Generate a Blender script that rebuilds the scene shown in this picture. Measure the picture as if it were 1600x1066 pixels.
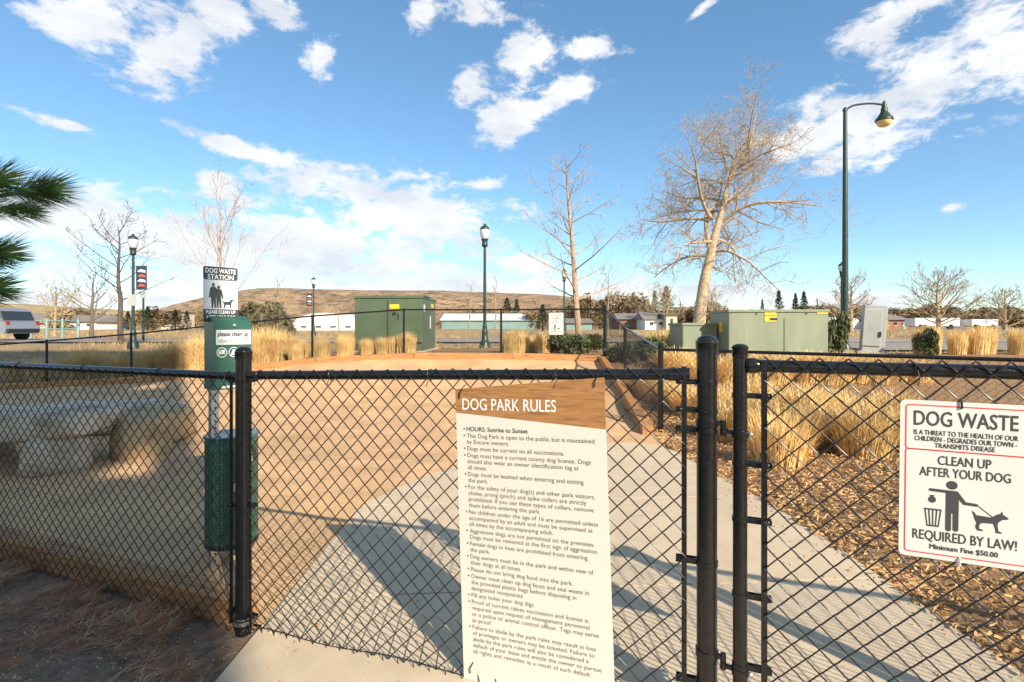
import bpy, bmesh, math, random
from mathutils import Vector, Matrix, noise
R = math.radians
for o in list(bpy.data.objects): bpy.data.objects.remove(o)
S = bpy.context.scene
COL = S.collection
random.seed(7)

# ------------------------------------------------------------------ camera
F, CX, HY, ZC = 800.0, 800.0, 509.0, 1.476       # focal length in photo pixels, centre, horizon, eye height
cam = bpy.data.cameras.new('camera'); co = bpy.data.objects.new('camera', cam); COL.objects.link(co)
co.location = (0, 0, ZC); co.rotation_euler = (R(90), 0, 0)
cam.sensor_width = 36; cam.lens = 18; cam.shift_y = -24/1600; cam.clip_start = .05; cam.clip_end = 8000
S.camera = co
S.view_settings.view_transform = 'Standard'; S.view_settings.look = 'None'
S.view_settings.exposure = 0.74; S.view_settings.gamma = 1.0

# ------------------------------------------------------------------ sky and sun
SUN = Vector((.48, -.72, .50)).normalized()       # direction towards the sun: behind, to the right
SUN_EL = math.asin(SUN.z)
W = bpy.data.worlds.new('World'); S.world = W; W.use_nodes = True
def build_sky():
    nt = W.node_tree; nt.nodes.clear(); N = nt.nodes.new; L = nt.links.new
    out = N('ShaderNodeOutputWorld'); bg = N('ShaderNodeBackground'); L(bg.outputs[0], out.inputs[0])
    sky = N('ShaderNodeTexSky'); sky.sky_type = 'NISHITA'; sky.sun_disc = False
    sky.sun_elevation = SUN_EL; sky.sun_rotation = math.atan2(SUN.x, SUN.y); sky.altitude = 1800; sky.air_density = 1.0; sky.dust_density = .35; sky.ozone_density = 1.6
    bg.inputs[1].default_value = 0.15
    hs = N('ShaderNodeHueSaturation'); hs.inputs['Saturation'].default_value = 1.17; hs.inputs['Value'].default_value = 1.1; gm = N('ShaderNodeGamma'); gm.inputs[1].default_value = .80; L(sky.outputs[0], gm.inputs[0])
    tn = N('ShaderNodeMix'); tn.data_type = 'RGBA'; tn.blend_type = 'MULTIPLY'; tn.inputs[0].default_value = 1; tn.inputs[7].default_value = (.93, 1.03, 1.03, 1); L(gm.outputs[0], tn.inputs[6]); L(tn.outputs[2], hs.inputs['Color'])
    tc = N('ShaderNodeTexCoord'); sp = N('ShaderNodeSeparateXYZ'); L(tc.outputs['Generated'], sp.inputs[0])
    def math_(op, a, b=None, c=None):
        n = N('ShaderNodeMath'); n.operation = op
        for i, v in enumerate((a, b, c)):
            if v is None: continue
            if isinstance(v, (int, float)): n.inputs[i].default_value = v
            else: L(v, n.inputs[i])
        return n.outputs[0]
    az = math_('ARCTAN2', sp.outputs[0], sp.outputs[1]); el = math_('ARCSINE', sp.outputs[2])
    uv = N('ShaderNodeCombineXYZ'); L(az, uv.inputs[0]); L(el, uv.inputs[1])
    def nz(scale, detail, rough, stretch, dist=0.0, off=0):
        m = N('ShaderNodeMapping'); m.inputs['Scale'].default_value = stretch; m.inputs['Location'].default_value = (off, off, off)
        L(tc.outputs['Generated'], m.inputs[0]); n = N('ShaderNodeTexNoise'); L(m.outputs[0], n.inputs['Vector'])
        n.inputs['Scale'].default_value = scale; n.inputs['Detail'].default_value = detail; n.inputs['Roughness'].default_value = rough; n.inputs['Distortion'].default_value = dist
        return n.outputs['Fac']
    fine = nz(9, 9, .62, (1, 1, 2.1), .25); big = nz(3.0, 5, .55, (1, 1, 2.6), 0, 3.7)
    # cumulus banks: centre x, y, half width, half height, turn in degrees
    blobs = [(150,25,110,48,-22),(260,75,80,40,-25),(345,20,50,24,0),(430,18,45,22,8),(105,195,60,10,8),(375,235,95,14,10),(335,290,40,26,-30),
             (60,350,190,58,5),(250,365,210,50,4),(470,380,250,55,2),(640,345,150,58,4),(560,300,150,30,5),(590,420,130,26,0),(640,450,200,22,0),(60,470,150,14,-3),(250,474,130,14,3),
             (740,12,60,24,0),(820,95,45,38,-30),(735,125,32,22,-35),(800,185,60,26,-20),(880,145,60,18,-18),(925,72,45,16,10),(660,25,24,22,0),
             (1380,40,85,24,-16),(1460,130,190,58,-16),(1570,60,70,90,-30),(1300,190,120,45,-14),(1350,235,90,26,-8),(1490,323,18,8,0),(1090,20,30,8,-25),
             (815,410,45,20,0),(1000,455,90,22,3),(1130,455,110,16,0),(760,285,30,10,0),(1300,470,120,10,0),(500,85,20,26,20)]
    acc = None
    for bx_, by_, rx, ry, an in blobs:
        a = math.atan((bx_-CX)/F); q = math.hypot(F, bx_-CX); e = math.atan((HY-by_)/q)
        m = N('ShaderNodeMapping'); m.vector_type = 'TEXTURE'; L(uv.outputs[0], m.inputs[0])
        m.inputs['Location'].default_value = (a, e, 0); m.inputs['Rotation'].default_value = (0, 0, -R(an))
        m.inputs['Scale'].default_value = (max(rx*F/(q*q), .01), max(ry/q, .008), 1)
        ln = N('ShaderNodeVectorMath'); ln.operation = 'LENGTH'; L(m.outputs[0], ln.inputs[0])
        v = math_('SUBTRACT', 1.0, ln.outputs['Value'])
        acc = v if acc is None else math_('SMOOTH_MAX', acc, v, .25)
    acc = math_('MAXIMUM', acc, -1.0)
    # the same broken cloud goes on all round, outside the field of view
    front = N('ShaderNodeMapRange'); L(sp.outputs[1], front.inputs[0]); front.inputs[1].default_value = .72; front.inputs[2].default_value = .35; front.inputs[3].default_value = 0; front.inputs[4].default_value = 1
    gen = math_('MULTIPLY_ADD', big, 5.0, -2.75)
    gen = math_('SUBTRACT', gen, math_('MULTIPLY', math_('SUBTRACT', 1.0, front.outputs[0]), 3.0))
    acc = math_('MAXIMUM', acc, gen)
    den = math_('ADD', math_('ADD', acc, math_('MULTIPLY_ADD', fine, 3.2, -1.52)), math_('MULTIPLY_ADD', nz(26, 6, .65, (1, 1, 1.8), .4, 9.1), 2.4, -1.22))
    mr = N('ShaderNodeMapRange'); mr.interpolation_type = 'SMOOTHSTEP'; L(den, mr.inputs[0]); mr.inputs[1].default_value = -.22; mr.inputs[2].default_value = .62
    up = N('ShaderNodeMapRange'); L(sp.outputs[2], up.inputs[0]); up.inputs[1].default_value = -.01; up.inputs[2].default_value = .02
    fac = math_('MULTIPLY', math_('MULTIPLY', mr.outputs[0], up.outputs[0]), .93)
    cr = N('ShaderNodeMapRange'); L(nz(7, 6, .6, (1, 1, 2.2), 0, 1.3), cr.inputs[0]); cr.inputs[1].default_value = .36; cr.inputs[2].default_value = .62
    cc = N('ShaderNodeMix'); cc.data_type = 'RGBA'; L(cr.outputs[0], cc.inputs[0]); cc.inputs[6].default_value = (3.2, 3.35, 3.6, 1); cc.inputs[7].default_value = (4.4, 4.4, 4.4, 1)
    mx = N('ShaderNodeMix'); mx.data_type = 'RGBA'; L(fac, mx.inputs[0]); L(hs.outputs[0], mx.inputs[6]); L(cc.outputs[2], mx.inputs[7])
    L(mx.outputs[2], bg.inputs[0])
build_sky()
sl = bpy.data.lights.new('sun', 'SUN'); so = bpy.data.objects.new('sun', sl); COL.objects.link(so)
sl.energy = 4.6; sl.angle = R(.53); sl.color = (1, .88, .71)
so.rotation_euler = SUN.to_track_quat('Z', 'Y').to_euler(); so.location = (8, -12, 20)

# ------------------------------------------------------------------ helpers
def tag(o, label=None, cat=None, group=None, kind=None):
    if label: o['label'] = label
    if cat: o['category'] = cat
    if group: o['group'] = group
    if kind: o['kind'] = kind
    return o
def empty(name, loc, label, cat, group=None, rz=0):
    o = bpy.data.objects.new(name, None); COL.objects.link(o); o.location = loc; o.rotation_euler = (0, 0, rz); o.empty_display_size = .1
    return tag(o, label, cat, group)
class MB:
    def __init__(s): s.v = []; s.f = []; s.sm = []
    def add(s, vs, fs, smooth=False):
        b = len(s.v); s.v += [tuple(v) for v in vs]; s.f += [tuple(i+b for i in f) for f in fs]; s.sm += [smooth]*len(fs); return s
    def box(s, c, d, rot=None, bev=0.0):
        x, y, z = (k/2 for k in d); c = Vector(c)
        if bev > 0:
            pts = []
            for sx in (-1, 1):
                for sy in (-1, 1):
                    for sz in (-1, 1):
                        pts += [(sx*(x-bev), sy*(y-bev), sz*z), (sx*(x-bev), sy*y, sz*(z-bev)), (sx*x, sy*(y-bev), sz*(z-bev))]
            bm = bmesh.new(); vv = [bm.verts.new(p) for p in pts]; bmesh.ops.convex_hull(bm, input=vv); bm.verts.index_update()
            bmesh.ops.dissolve_limit(bm, angle_limit=.01, verts=bm.verts, edges=bm.edges); bm.verts.index_update()
            P = [v.co.copy() for v in bm.verts]; fs = [[v.index for v in f.verts] for f in bm.faces]; bm.free()
        else:
            P = [Vector((a*x, b*y, e*z)) for a in (-1, 1) for b in (-1, 1) for e in (-1, 1)]
            fs = [(0,1,3,2),(4,6,7,5),(0,4,5,1),(2,3,7,6),(0,2,6,4),(1,5,7,3)]
        if rot is not None: P = [rot @ p for p in P]
        return s.add([p + c for p in P], fs)
    def tube(s, pts, rad, n=6, cap=True, closed=False):
        pts = [Vector(p) for p in pts]; m = len(pts)
        if isinstance(rad, (int, float)): rad = [rad]*m
        ref = None; rings = []
        for i, p in enumerate(pts):
            t = (pts[(i+1) % m] - pts[i-1]) if closed else (pts[min(i+1, m-1)] - pts[max(i-1, 0)])
            if t.length < 1e-9: t = Vector((0, 0, 1))
            t.normalize()
            if ref is None: ref = Vector((0, 0, 1)) if abs(t.z) < .9 else Vector((1, 0, 0))
            a = ref - t*ref.dot(t)
            if a.length < 1e-4: a = t.orthogonal()
            a.normalize(); ref = a; b = t.cross(a)
            rings.append([p + (a*math.cos(2*math.pi*k/n) + b*math.sin(2*math.pi*k/n))*rad[i] for k in range(n)])
        vs = [q for r in rings for q in r]; fs = []
        for i in range(m if closed else m-1):
            j = (i+1) % m
            for k in range(n): fs.append((i*n+k, i*n+(k+1) % n, j*n+(k+1) % n, j*n+k))
        if cap and not closed: fs += [tuple(range(n-1, -1, -1)), tuple((m-1)*n+k for k in range(n))]
        return s.add(vs, fs, True)
    def lathe(s, c, prof, n=20, axis=None):
        c = Vector(c); vs = []; fs = []; q = axis.to_track_quat('Z', 'Y') if axis else None
        for r, z in prof:
            for k in range(n):
                p = Vector((r*math.cos(2*math.pi*k/n), r*math.sin(2*math.pi*k/n), z))
                vs.append((q @ p if q else p) + c)
        for i in range(len(prof)-1):
            for k in range(n): fs.append((i*n+k, i*n+(k+1) % n, (i+1)*n+(k+1) % n, (i+1)*n+k))
        fs += [tuple(range(n-1, -1, -1)), tuple((len(prof)-1)*n+k for k in range(n))]
        return s.add(vs, fs, True)
    def prism(s, poly, y0, y1):           # polygon in x,z extruded along y
        n = len(poly); vs = [(x, y0, z) for x, z in poly] + [(x, y1, z) for x, z in poly]
        fs = [tuple(range(n)), tuple(range(2*n-1, n-1, -1))] + [(i, i+n, (i+1) % n+n, (i+1) % n) for i in range(n)]
        return s.add(vs, fs)
    def flat(s, poly, y): return s.add([(x, y, z) for x, z in poly], [tuple(range(len(poly)))])
    def mesh(s, name, m):
        me = bpy.data.meshes.new(name); me.from_pydata(s.v, [], s.f); me.update()
        me.polygons.foreach_set('use_smooth', s.sm); me.materials.append(m)
        return me
    def build(s, name, m, parent=None, loc=None):
        me = s.mesh(name, m)
        if len(me.polygons) < 60000:
            bm = bmesh.new(); bm.from_mesh(me); bmesh.ops.recalc_face_normals(bm, faces=bm.faces)
            for e in bm.edges:
                if len(e.link_faces) == 2 and e.calc_face_angle(0) > R(40): e.smooth = False
            bm.to_mesh(me); bm.free()
        o = bpy.data.objects.new(name, me); COL.objects.link(o)
        if parent: o.parent = parent
        if loc is not None: o.location = loc
        return o
def copy_tree(o, parent=None):
    c = o.copy(); COL.objects.link(c); c.parent = parent
    for ch in [x for x in bpy.data.objects if x.parent == o]: copy_tree(ch, c)
    return c
MATS = {}
def mat(name, col, rough=.6, metal=0.0, var=.15, scale=8.0, bump=0.0, bscale=60.0, col2=None, spec=.5, coords='Object', lo=.35, hi=.65, stretch=None, extra=None, trans=0.0):
    m = bpy.data.materials.new(name); m.use_nodes = True; nt = m.node_tree; N = nt.nodes.new; L = nt.links.new
    p = nt.nodes['Principled BSDF']; p.inputs['Roughness'].default_value = rough; p.inputs['Metallic'].default_value = metal
    p.inputs['Specular IOR Level'].default_value = spec
    tc = N('ShaderNodeTexCoord'); vec = tc.outputs[coords]
    if stretch:
        mp = N('ShaderNodeMapping'); mp.inputs['Scale'].default_value = stretch; L(vec, mp.inputs[0]); vec = mp.outputs[0]
    n = N('ShaderNodeTexNoise'); n.inputs['Scale'].default_value = scale; n.inputs['Detail'].default_value = 6; n.inputs['Roughness'].default_value = .6; L(vec, n.inputs['Vector'])
    c1 = tuple(c*(1-var) for c in col); c2 = col2 or tuple(min(1, c*(1+var)) for c in col)
    mr = N('ShaderNodeMapRange'); mr.inputs[1].default_value = lo; mr.inputs[2].default_value = hi; L(n.outputs['Fac'], mr.inputs[0])
    mx = N('ShaderNodeMix'); mx.data_type = 'RGBA'; L(mr.outputs[0], mx.inputs[0]); mx.inputs[6].default_value = (*c1, 1); mx.inputs[7].default_value = (*c2, 1)
    colour = mx.outputs[2]
    if extra:                             # a second layer of colour: (colour, noise scale, low, high)
        for ec, es, e0, e1 in extra:
            n3 = N('ShaderNodeTexNoise'); n3.inputs['Scale'].default_value = es; n3.inputs['Detail'].default_value = 5; n3.inputs['Roughness'].default_value = .65; L(vec, n3.inputs['Vector'])
            r3 = N('ShaderNodeMapRange'); r3.inputs[1].default_value = e0; r3.inputs[2].default_value = e1; L(n3.outputs['Fac'], r3.inputs[0])
            m3 = N('ShaderNodeMix'); m3.data_type = 'RGBA'; L(r3.outputs[0], m3.inputs[0]); L(colour, m3.inputs[6]); m3.inputs[7].default_value = (*ec, 1); colour = m3.outputs[2]
    L(colour, p.inputs['Base Color'])
    if bump:
        n2 = N('ShaderNodeTexNoise'); n2.inputs['Scale'].default_value = bscale; n2.inputs['Detail'].default_value = 5; L(vec, n2.inputs['Vector'])
        b = N('ShaderNodeBump'); b.inputs['Strength'].default_value = bump; b.inputs['Distance'].default_value = .02; L(n2.outputs['Fac'], b.inputs['Height']); L(b.outputs[0], p.inputs['Normal'])
    if trans: p.inputs['Transmission Weight'].default_value = trans
    MATS[name] = m; return m
def tint(m, amount=.25):                  # each copy of a thing a little lighter or darker
    nt = m.node_tree; p = nt.nodes['Principled BSDF']; src = p.inputs['Base Color'].links[0].from_socket
    oi = nt.nodes.new('ShaderNodeObjectInfo'); r = nt.nodes.new('ShaderNodeMapRange'); nt.links.new(oi.outputs['Random'], r.inputs[0])
    r.inputs[3].default_value = 1-amount; r.inputs[4].default_value = 1+amount
    h = nt.nodes.new('ShaderNodeHueSaturation'); nt.links.new(r.outputs[0], h.inputs['Value']); nt.links.new(src, h.inputs['Color']); nt.links.new(h.outputs[0], p.inputs['Base Color'])
    return m

M_black = mat('black_vinyl', (.010, .010, .011), .24, 0, .3, 40, .08, 160, extra=[((.055, .052, .048), 55, .66, .76)])
M_wire = mat('black_wire', (.012, .012, .012), .38, 0, .3, 90)
M_wire_far = mat('far_black_wire', (.016, .016, .016), .5)
M_galv = mat('galvanised_steel', (.55, .55, .54), .35, .9, .15, 60)
M_conc = mat('concrete', (.60, .475, .32), .85, 0, .07, 5, .25, 260, extra=[((.50, .385, .25), 1.3, .5, .8), ((.68, .56, .40), 120, .58, .75), ((.42, .33, .215), 14, .62, .74)], coords='Generated' if False else 'Object')
M_dg = mat('tan_gravel', (.61, .375, .185), .95, 0, .16, 1.6, .55, 75, extra=[((.42, .25, .10), 55, .56, .70), ((.72, .52, .28), 95, .60, .74), ((.45, .27, .115), .55, .56, .74)])
M_mulch = mat('bark_mulch', (.24, .135, .06), .95, 0, .5, 28, .9, 50, extra=[((.45, .28, .13), 45, .52, .66)])
M_soil = mat('needle_soil', (.21, .145, .095), .95, 0, .4, 14, .9, 70, extra=[((.46, .36, .24), 110, .62, .68), ((.26, .125, .06), 6, .5, .66)])
M_chip = tint(mat('wood_chip', (.56, .345, .15), .9, 0, .4, 6, .2, 120, extra=[((.28, .14, .055), 9, .5, .62)]), .3)
M_needle = mat('fallen_pine_needle', (.42, .17, .075), .8, 0, .4, 9, extra=[((.58, .36, .18), 11, .52, .6)])
M_timber = mat('treated_timber', (.44, .21, .075), .8, 0, .3, 6, .4, 30, stretch=(.6, 6, 6), extra=[((.22, .11, .05), 9, .55, .7)])
M_field = mat('dry_ground', (.36, .25, .125), .95, 0, .25, .5, .5, 12, extra=[((.24, .155, .08), .12, .5, .66), ((.45, .34, .19), 2.2, .52, .68)])
M_asph = mat('asphalt', (.27, .235, .195), .9, 0, .1, 2, .2, 150)
M_curb = mat('pale_kerb', (.50, .44, .36), .85, 0, .08, 4)
M_grass = tint(mat('blonde_grass', (.80, .56, .235), .75, 0, .2, 5, extra=[((.58, .36, .13), 7, .55, .68)]), .16)
M_drygr = mat('dry_field_grass', (.44, .30, .13), .85, 0, .3, 3)
M_jun = tint(mat('juniper', (.075, .095, .035), .8, 0, .5, 9, extra=[((.17, .15, .06), 6, .52, .64)]), .2)
M_pine = mat('pine_needles', (.13, .22, .05), .5, 0, .35, 12, extra=[((.24, .33, .09), 14, .52, .62)])
M_bark = mat('grey_bark', (.16, .12, .085), .9, 0, .35, 14, .6, 40)
M_cotton = mat('cottonwood_bark', (.47, .35, .22), .9, 0, .25, 3, 1.0, 9, extra=[((.26, .19, .12), 5, .5, .64)])
M_young = mat('young_bark', (.40, .27, .17), .85, 0, .25, 5, .4, 20)
M_dark = mat('dark_bark', (.10, .075, .06), .9, 0, .3, 6)
M_tanb = mat('tan_twigs', (.36, .27, .16), .9, 0, .25, 2)
M_conif = tint(mat('far_conifer', (.06, .07, .035), .9, 0, .4, 2, extra=[((.13, .11, .06), 2, .5, .66)]), .3)
M_scrub = tint(mat('far_scrub', (.30, .22, .12), .95, 0, .3, 1.0, extra=[((.17, .14, .075), .8, .5, .62)]), .25)
M_green = mat('box_green_paint', (.085, .122, .068), .45, 0, .1, 1.6, .05, 8, extra=[((.115, .15, .09), .9, .5, .75)])
M_sage = mat('sage_green_paint', (.215, .25, .165), .5, 0, .08, 1.4, .05, 8, extra=[((.27, .29, .20), 1.2, .52, .75)], stretch=(3, 3, .5))
M_grey = mat('grey_cabinet_paint', (.42, .43, .40), .5, 0, .08, 2)
M_lampg = mat('dark_green_pole', (.030, .052, .043), .42, .2, .2, 8)
M_globe = mat('lamp_glass', (.78, .80, .82), .25, 0, .03, 3, trans=.35)
M_amber = mat('amber_glass', (.75, .55, .22), .2, 0, .1, 4)
M_yel = mat('yellow_label', (.80, .52, .03), .6, 0, .05, 8)
M_ink = mat('black_ink', (.02, .02, .022), .6, 0, .1, 8)
M_txt = mat('grey_ink', (.045, .045, .048), .65, 0, .05, 8)
M_sign = mat('white_sign_plastic', (.64, .63, .595), .45, 0, .02, 6)
M_cream = mat('cream_sign_face', (.63, .60, .53), .5, 0, .015, 4)
M_white = mat('white_ink', (.82, .82, .80), .6, 0, .02, 8)
M_red = mat('red_ink', (.62, .035, .035), .55, 0, .06, 8)
M_bin = mat('bin_green_paint', (.030, .105, .072), .4, 0, .12, 8, extra=[((.05, .14, .10), 22, .55, .7)])
M_binlid = mat('bin_rim_blue_green', (.05, .12, .15), .3, 0, .1, 8)
M_plate = mat('station_plate', (.70, .72, .72), .4, 0, .03, 6)
M_char = mat('charcoal_print', (.045, .06, .065), .5, 0, .08, 8)
M_stone = mat('pale_sandstone', (.60, .49, .36), .9, 0, .15, 3, .8, 22, extra=[((.34, .26, .17), 2.4, .5, .68)])
M_stone2 = mat('yellow_sandstone', (.50, .36, .19), .9, 0, .2, 3, .8, 22, extra=[((.33, .21, .11), 3, .5, .66)])
M_whitew = mat('white_cladding', (.74, .73, .70), .6, 0, .05, .6)
M_cream_w = mat('cream_wall', (.55, .46, .34), .8, 0, .08, .6)
M_teal = mat('teal_cladding', (.20, .31, .27), .6, 0, .1, .6)
M_brick = mat('red_brick_wall', (.30, .15, .09), .9, 0, .15, 1)
M_roof = mat('grey_shingle', (.22, .19, .165), .9, 0, .15, 1)
M_glassd = mat('dark_glass', (.03, .04, .05), .12, 0, .1, 1)
M_hill = mat('scrub_hill', (.31, .185, .10), 1, 0, .3, .012, .0, 1, extra=[((.42, .30, .17), .02, .5, .66), ((.10, .085, .045), .045, .52, .60), ((.08, .07, .04), .12, .56, .63)])
M_hill2 = mat('golden_hill', (.42, .29, .135), 1, 0, .2, .02, extra=[((.20, .16, .08), .06, .54, .64)])
M_silver = mat('silver_car_paint', (.30, .32, .36), .3, .4, .05, 4)
M_tyre = mat('tyre_rubber', (.02, .02, .02), .8)
M_rimr = mat('red_lens', (.35, .02, .02), .2)
M_banner = mat('banner_navy', (.03, .035, .07), .7, 0, .2, 4)
M_bann2 = mat('banner_orange', (.45, .12, .06), .7, 0, .2, 4)
M_bwall = mat('apartment_stucco', (.42, .36, .29), .9, 0, .06, 1)

def wood_print():
    m = mat('wood_print', (.36, .175, .062), .5, 0, .25, 5, stretch=(2.2, 1, 42), extra=[((.23, .10, .032), 3.4, .50, .62), ((.45, .25, .10), 7, .56, .7)])
    return m
M_wood = wood_print()

def sstep(t): t = max(0, min(1, t)); return t*t*(3-2*t)
def H(x, y):                              # the lie of the land
    near = .035*(max(-1.3, min(2.2, x))+1.3)*(1-sstep((y-3.0)/3.5))
    side = -.07*sstep((x-1.2)/1.2)*sstep((y-3.5)/3)
    r = .70*sstep((x+10.8)/8.0) - .18*sstep((-x-10)/4)
    t = max(0, min(1, (y-8)/5)); z = near + side*(1-t) + r*t*t
    if y > 13: z += (.73-r)*sstep((y-13.5)/8.0)
    return z
def at(px, py, d): return Vector(((px-CX)/F*d, d, ZC+(HY-py)/F*d))
def gp(px, d): x = (px-CX)/F*d; return Vector((x, d, H(x, d)))

# ------------------------------------------------------------------ ground sheets
def sheet(name, m, ys, xl, xr, nx, off, jit=0.0, kind='structure'):
    vs = []; fs = []
    for y in ys:
        a, b = xl(y), xr(y)
        for i in range(nx+1):
            x = a+(b-a)*i/nx; vs.append((x, y, H(x, y)+off+(jit*(noise.noise((x*2.3, y*2.3, .5))) if jit and 0 < i < nx else 0)))
    for j in range(len(ys)-1):
        for i in range(nx): fs.append((j*(nx+1)+i, j*(nx+1)+i+1, (j+1)*(nx+1)+i+1, (j+1)*(nx+1)+i))
    mb = MB(); mb.add(vs, fs, True); return tag(mb.build(name, m), kind=kind)
def frange(a, b, n): return [a+(b-a)*i/n for i in range(n+1)]
def spread(y):
    if y < 40: return 60
    return 60+(y-40)*2.0
ys = frange(-45, 0, 9)+frange(1, 30, 58)+[33, 37, 42, 50, 60, 75, 95, 130, 180, 260, 400, 700, 1200, 2000, 3500]
sheet('ground', M_field, ys, lambda y: -spread(y), lambda y: spread(y), 120, -.05)
FA, FB = Vector((-1.30, 2.48)), Vector((.669, 1.758))     # the two posts of the near fence
FD = (FB-FA).normalized()
FL = Vector((-2.02, .81)).normalized()                    # the left run
def fence_y(x): return FA.y+(x-FA.x)*(FL.y/FL.x) if x < FA.x else FA.y+(x-FA.x)*(FD.y/FD.x)
# needle covered soil this side of the left run, tan gravel inside the park, bark bed on the right
def grid_poly(name, m, x0, x1, nx, ylo, yhi, ny, off, jit=0):
    vs = []; fs = []
    for i in range(nx+1):
        x = x0+(x1-x0)*i/nx; a, b = ylo(x), yhi(x)
        for j in range(ny+1):
            y = a+(b-a)*j/ny; rg = max(0, 1-abs(y-5.45-.15*math.sin(x))/.5)*(1 if x < -.3 and name == 'gravel_yard' else 0); vs.append((x, y, H(x, y)+off+rg*(.02+.03*noise.noise((x*1.6, y*7, 3)))+jit*noise.noise((x*3.1, y*3.1, 2.2))+jit*.5*noise.noise((x*9, y*9, 5.2))))
    for i in range(nx):
        for j in range(ny): fs.append((i*(ny+1)+j, (i+1)*(ny+1)+j, (i+1)*(ny+1)+j+1, i*(ny+1)+j+1))
    mb = MB(); mb.add(vs, fs, True); return tag(mb.build(name, m), kind='structure')
grid_poly('needle_soil_bed', M_soil, -9, -1.10, 90, lambda x: -3.0, lambda x: fence_y(x)+.04, 60, -.02, .018)
def dg_back(x): return 12.75 if x > -8 else 12.75-(-8-x)*.10
grid_poly('gravel_yard', M_dg, -16, 2.35, 130, lambda x: fence_y(x)+.04 if x < -1.15 else 2.2, dg_back, 150, .012, .014)
sheet('bark_bed', M_mulch, frange(.4, 14.0, 90), lambda y: 1.90 if y < 6.2 else 1.90+.35*sstep((y-6.2)/1.2), lambda y: 14, 90, .022, .03)
sheet('planting_strip', M_mulch, frange(12.9, 17.0, 20), lambda y: -9.5, lambda y: 2.6, 60, .02, .03)
sheet('road', M_asph, frange(23.2, 30, 8), lambda y: -70, lambda y: 70, 90, .0)
sheet('parking_lot', M_asph, frange(16.0, 22.6, 8), lambda y: 11.5, lambda y: 45, 30, .01)
sheet('kerb', M_curb, frange(22.7, 23.1, 2), lambda y: -70, lambda y: 70, 90, .10)
# concrete path in slabs
path = tag(MB().box((.4, 1.0, -.25), (2.9, 3, .1)).build('concrete_path', M_conc), kind='structure')
def slab(poly, top=.035):
    bm = bmesh.new(); vv = [bm.verts.new((x, y, 0)) for x, y in poly]; f = bm.faces.new(vv)
    if f.normal.z < 0: f.normal_flip()
    bmesh.ops.triangulate(bm, faces=[f]); 
    for _ in range(3): bmesh.ops.subdivide_edges(bm, edges=[e for e in bm.edges if e.calc_length() > .5], cuts=1); bmesh.ops.triangulate(bm, faces=bm.faces[:])
    ret = bmesh.ops.extrude_face_region(bm, geom=bm.faces[:]); up = [g for g in ret['geom'] if isinstance(g, bmesh.types.BMVert)]
    for v in bm.verts: v.co.z = H(v.co.x, v.co.y)-.07
    for v in up: v.co.z = H(v.co.x, v.co.y)+top
    bmesh.ops.recalc_face_normals(bm, faces=bm.faces)
    me = bpy.data.meshes.new('slab'); bm.to_mesh(me); bm.free(); me.materials.append(M_conc)
    o = bpy.data.objects.new('slab', me); COL.objects.link(o); o.parent = path; return o
XL, XR = -1.20, 1.95
g = .006
for a, b in ((-2.9, -1.5), (-1.5, -.1), (-.1, 1.3), (1.3, 2.70), (2.70, 4.10)):
    slab([(XL, a+g), (XR, a+g), (XR, b-g), (XL, b-g)])
slab([(XL, 4.1+g), (XR, 4.1+g), (XR, 6.0), (1.72, 6.32), (1.2, 6.28), (.8, 6.08), (.44, 5.85), (-.05, 5.58), (-.5, 5.28), (-.78, 4.95), (-.98, 4.6), (-1.12, 4.3)])

# ------------------------------------------------------------------ chain link fences
def frame_map(A, B, za, zb):
    A = Vector(A[:2]); B = Vector(B[:2]); D = B-A; Ln = D.length; d = D/Ln; n = Vector((d.y, -d.x))
    if n.dot(-A) < 0: n = -n                       # n points to the camera's side
    def f(u, v, w=0): p = A+d*u+n*w; return Vector((p.x, p.y, za+(zb-za)*u/Ln+v))
    return f, Ln
def chain_mesh(A, B, za, zb, hgt, rows, ds, r, sides=5, w0=0.0, simple=False, wob=0.0):
    f, Ln = frame_map(A, B, za, zb); half = ds/2; nw = int(round(Ln/half)); half = Ln/nw; p = hgt/rows; mb = MB(); rnd = random.Random(3)
    ph = [rnd.uniform(-1, 1) for _ in range(400)]
    def wo(u, v): return (wob*noise.noise((u*2.1, v*2.6, 7)), wob*.7*noise.noise((u*2.1, v*2.6, 17))) if wob else (0, 0)
    for k in range(nw):
        pts = []
        for i in range(2*rows+1):
            v = i*p/2; s = -1 if (i+k) % 2 == 0 else 1; xc = (k+.5)*half; x = xc+s*half/2
            wa, wb = wo(x, v)
            if simple: pts.append(f(x, v, w0)); continue
            x += s*r*.55; yp = r*1.05*(1 if (i+k) % 2 == 0 else -1)
            if i > 0: pts.append(f(x-s*half*.22+wa, v-p*.085+wb, w0-yp))
            pts.append(f(x+wa, v+wb, w0))
            if i < 2*rows: pts.append(f(x-s*half*.22+wa, v+p*.085+wb, w0+yp))
        mb.tube(pts, r, sides, cap=False)
    return mb
def strap(mb, c, r, zc, hgt, th, n=20):            # a band round a post
    mb.lathe((c[0], c[1], zc), [(r+.0006, -hgt/2), (r+th, -hgt/2+.001), (r+th, hgt/2-.001), (r+.0006, hgt/2)], n)
def fence_post(parent, x, y, z0, z1, r, cap='dome', name='post', n=20):
    mb = MB(); mb.lathe((x, y, 0), [(r, z0), (r, z1)], n); o = mb.build(name, M_black, parent)
    if cap:
        cb = MB(); R2 = r*1.09
        prof = [(R2, z1-.038), (R2, z1-.006), (R2*1.03, z1-.003), (R2*1.0, z1+.003)]+[(R2*.93*math.cos(a), z1+.004+R2*.55*math.sin(a)) for a in (0.05, .35, .7, 1.0, 1.3, 1.5)]
        cb.lathe((x, y, 0), prof, n); cb.build('post_cap', M_black, o)
    return o
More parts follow.
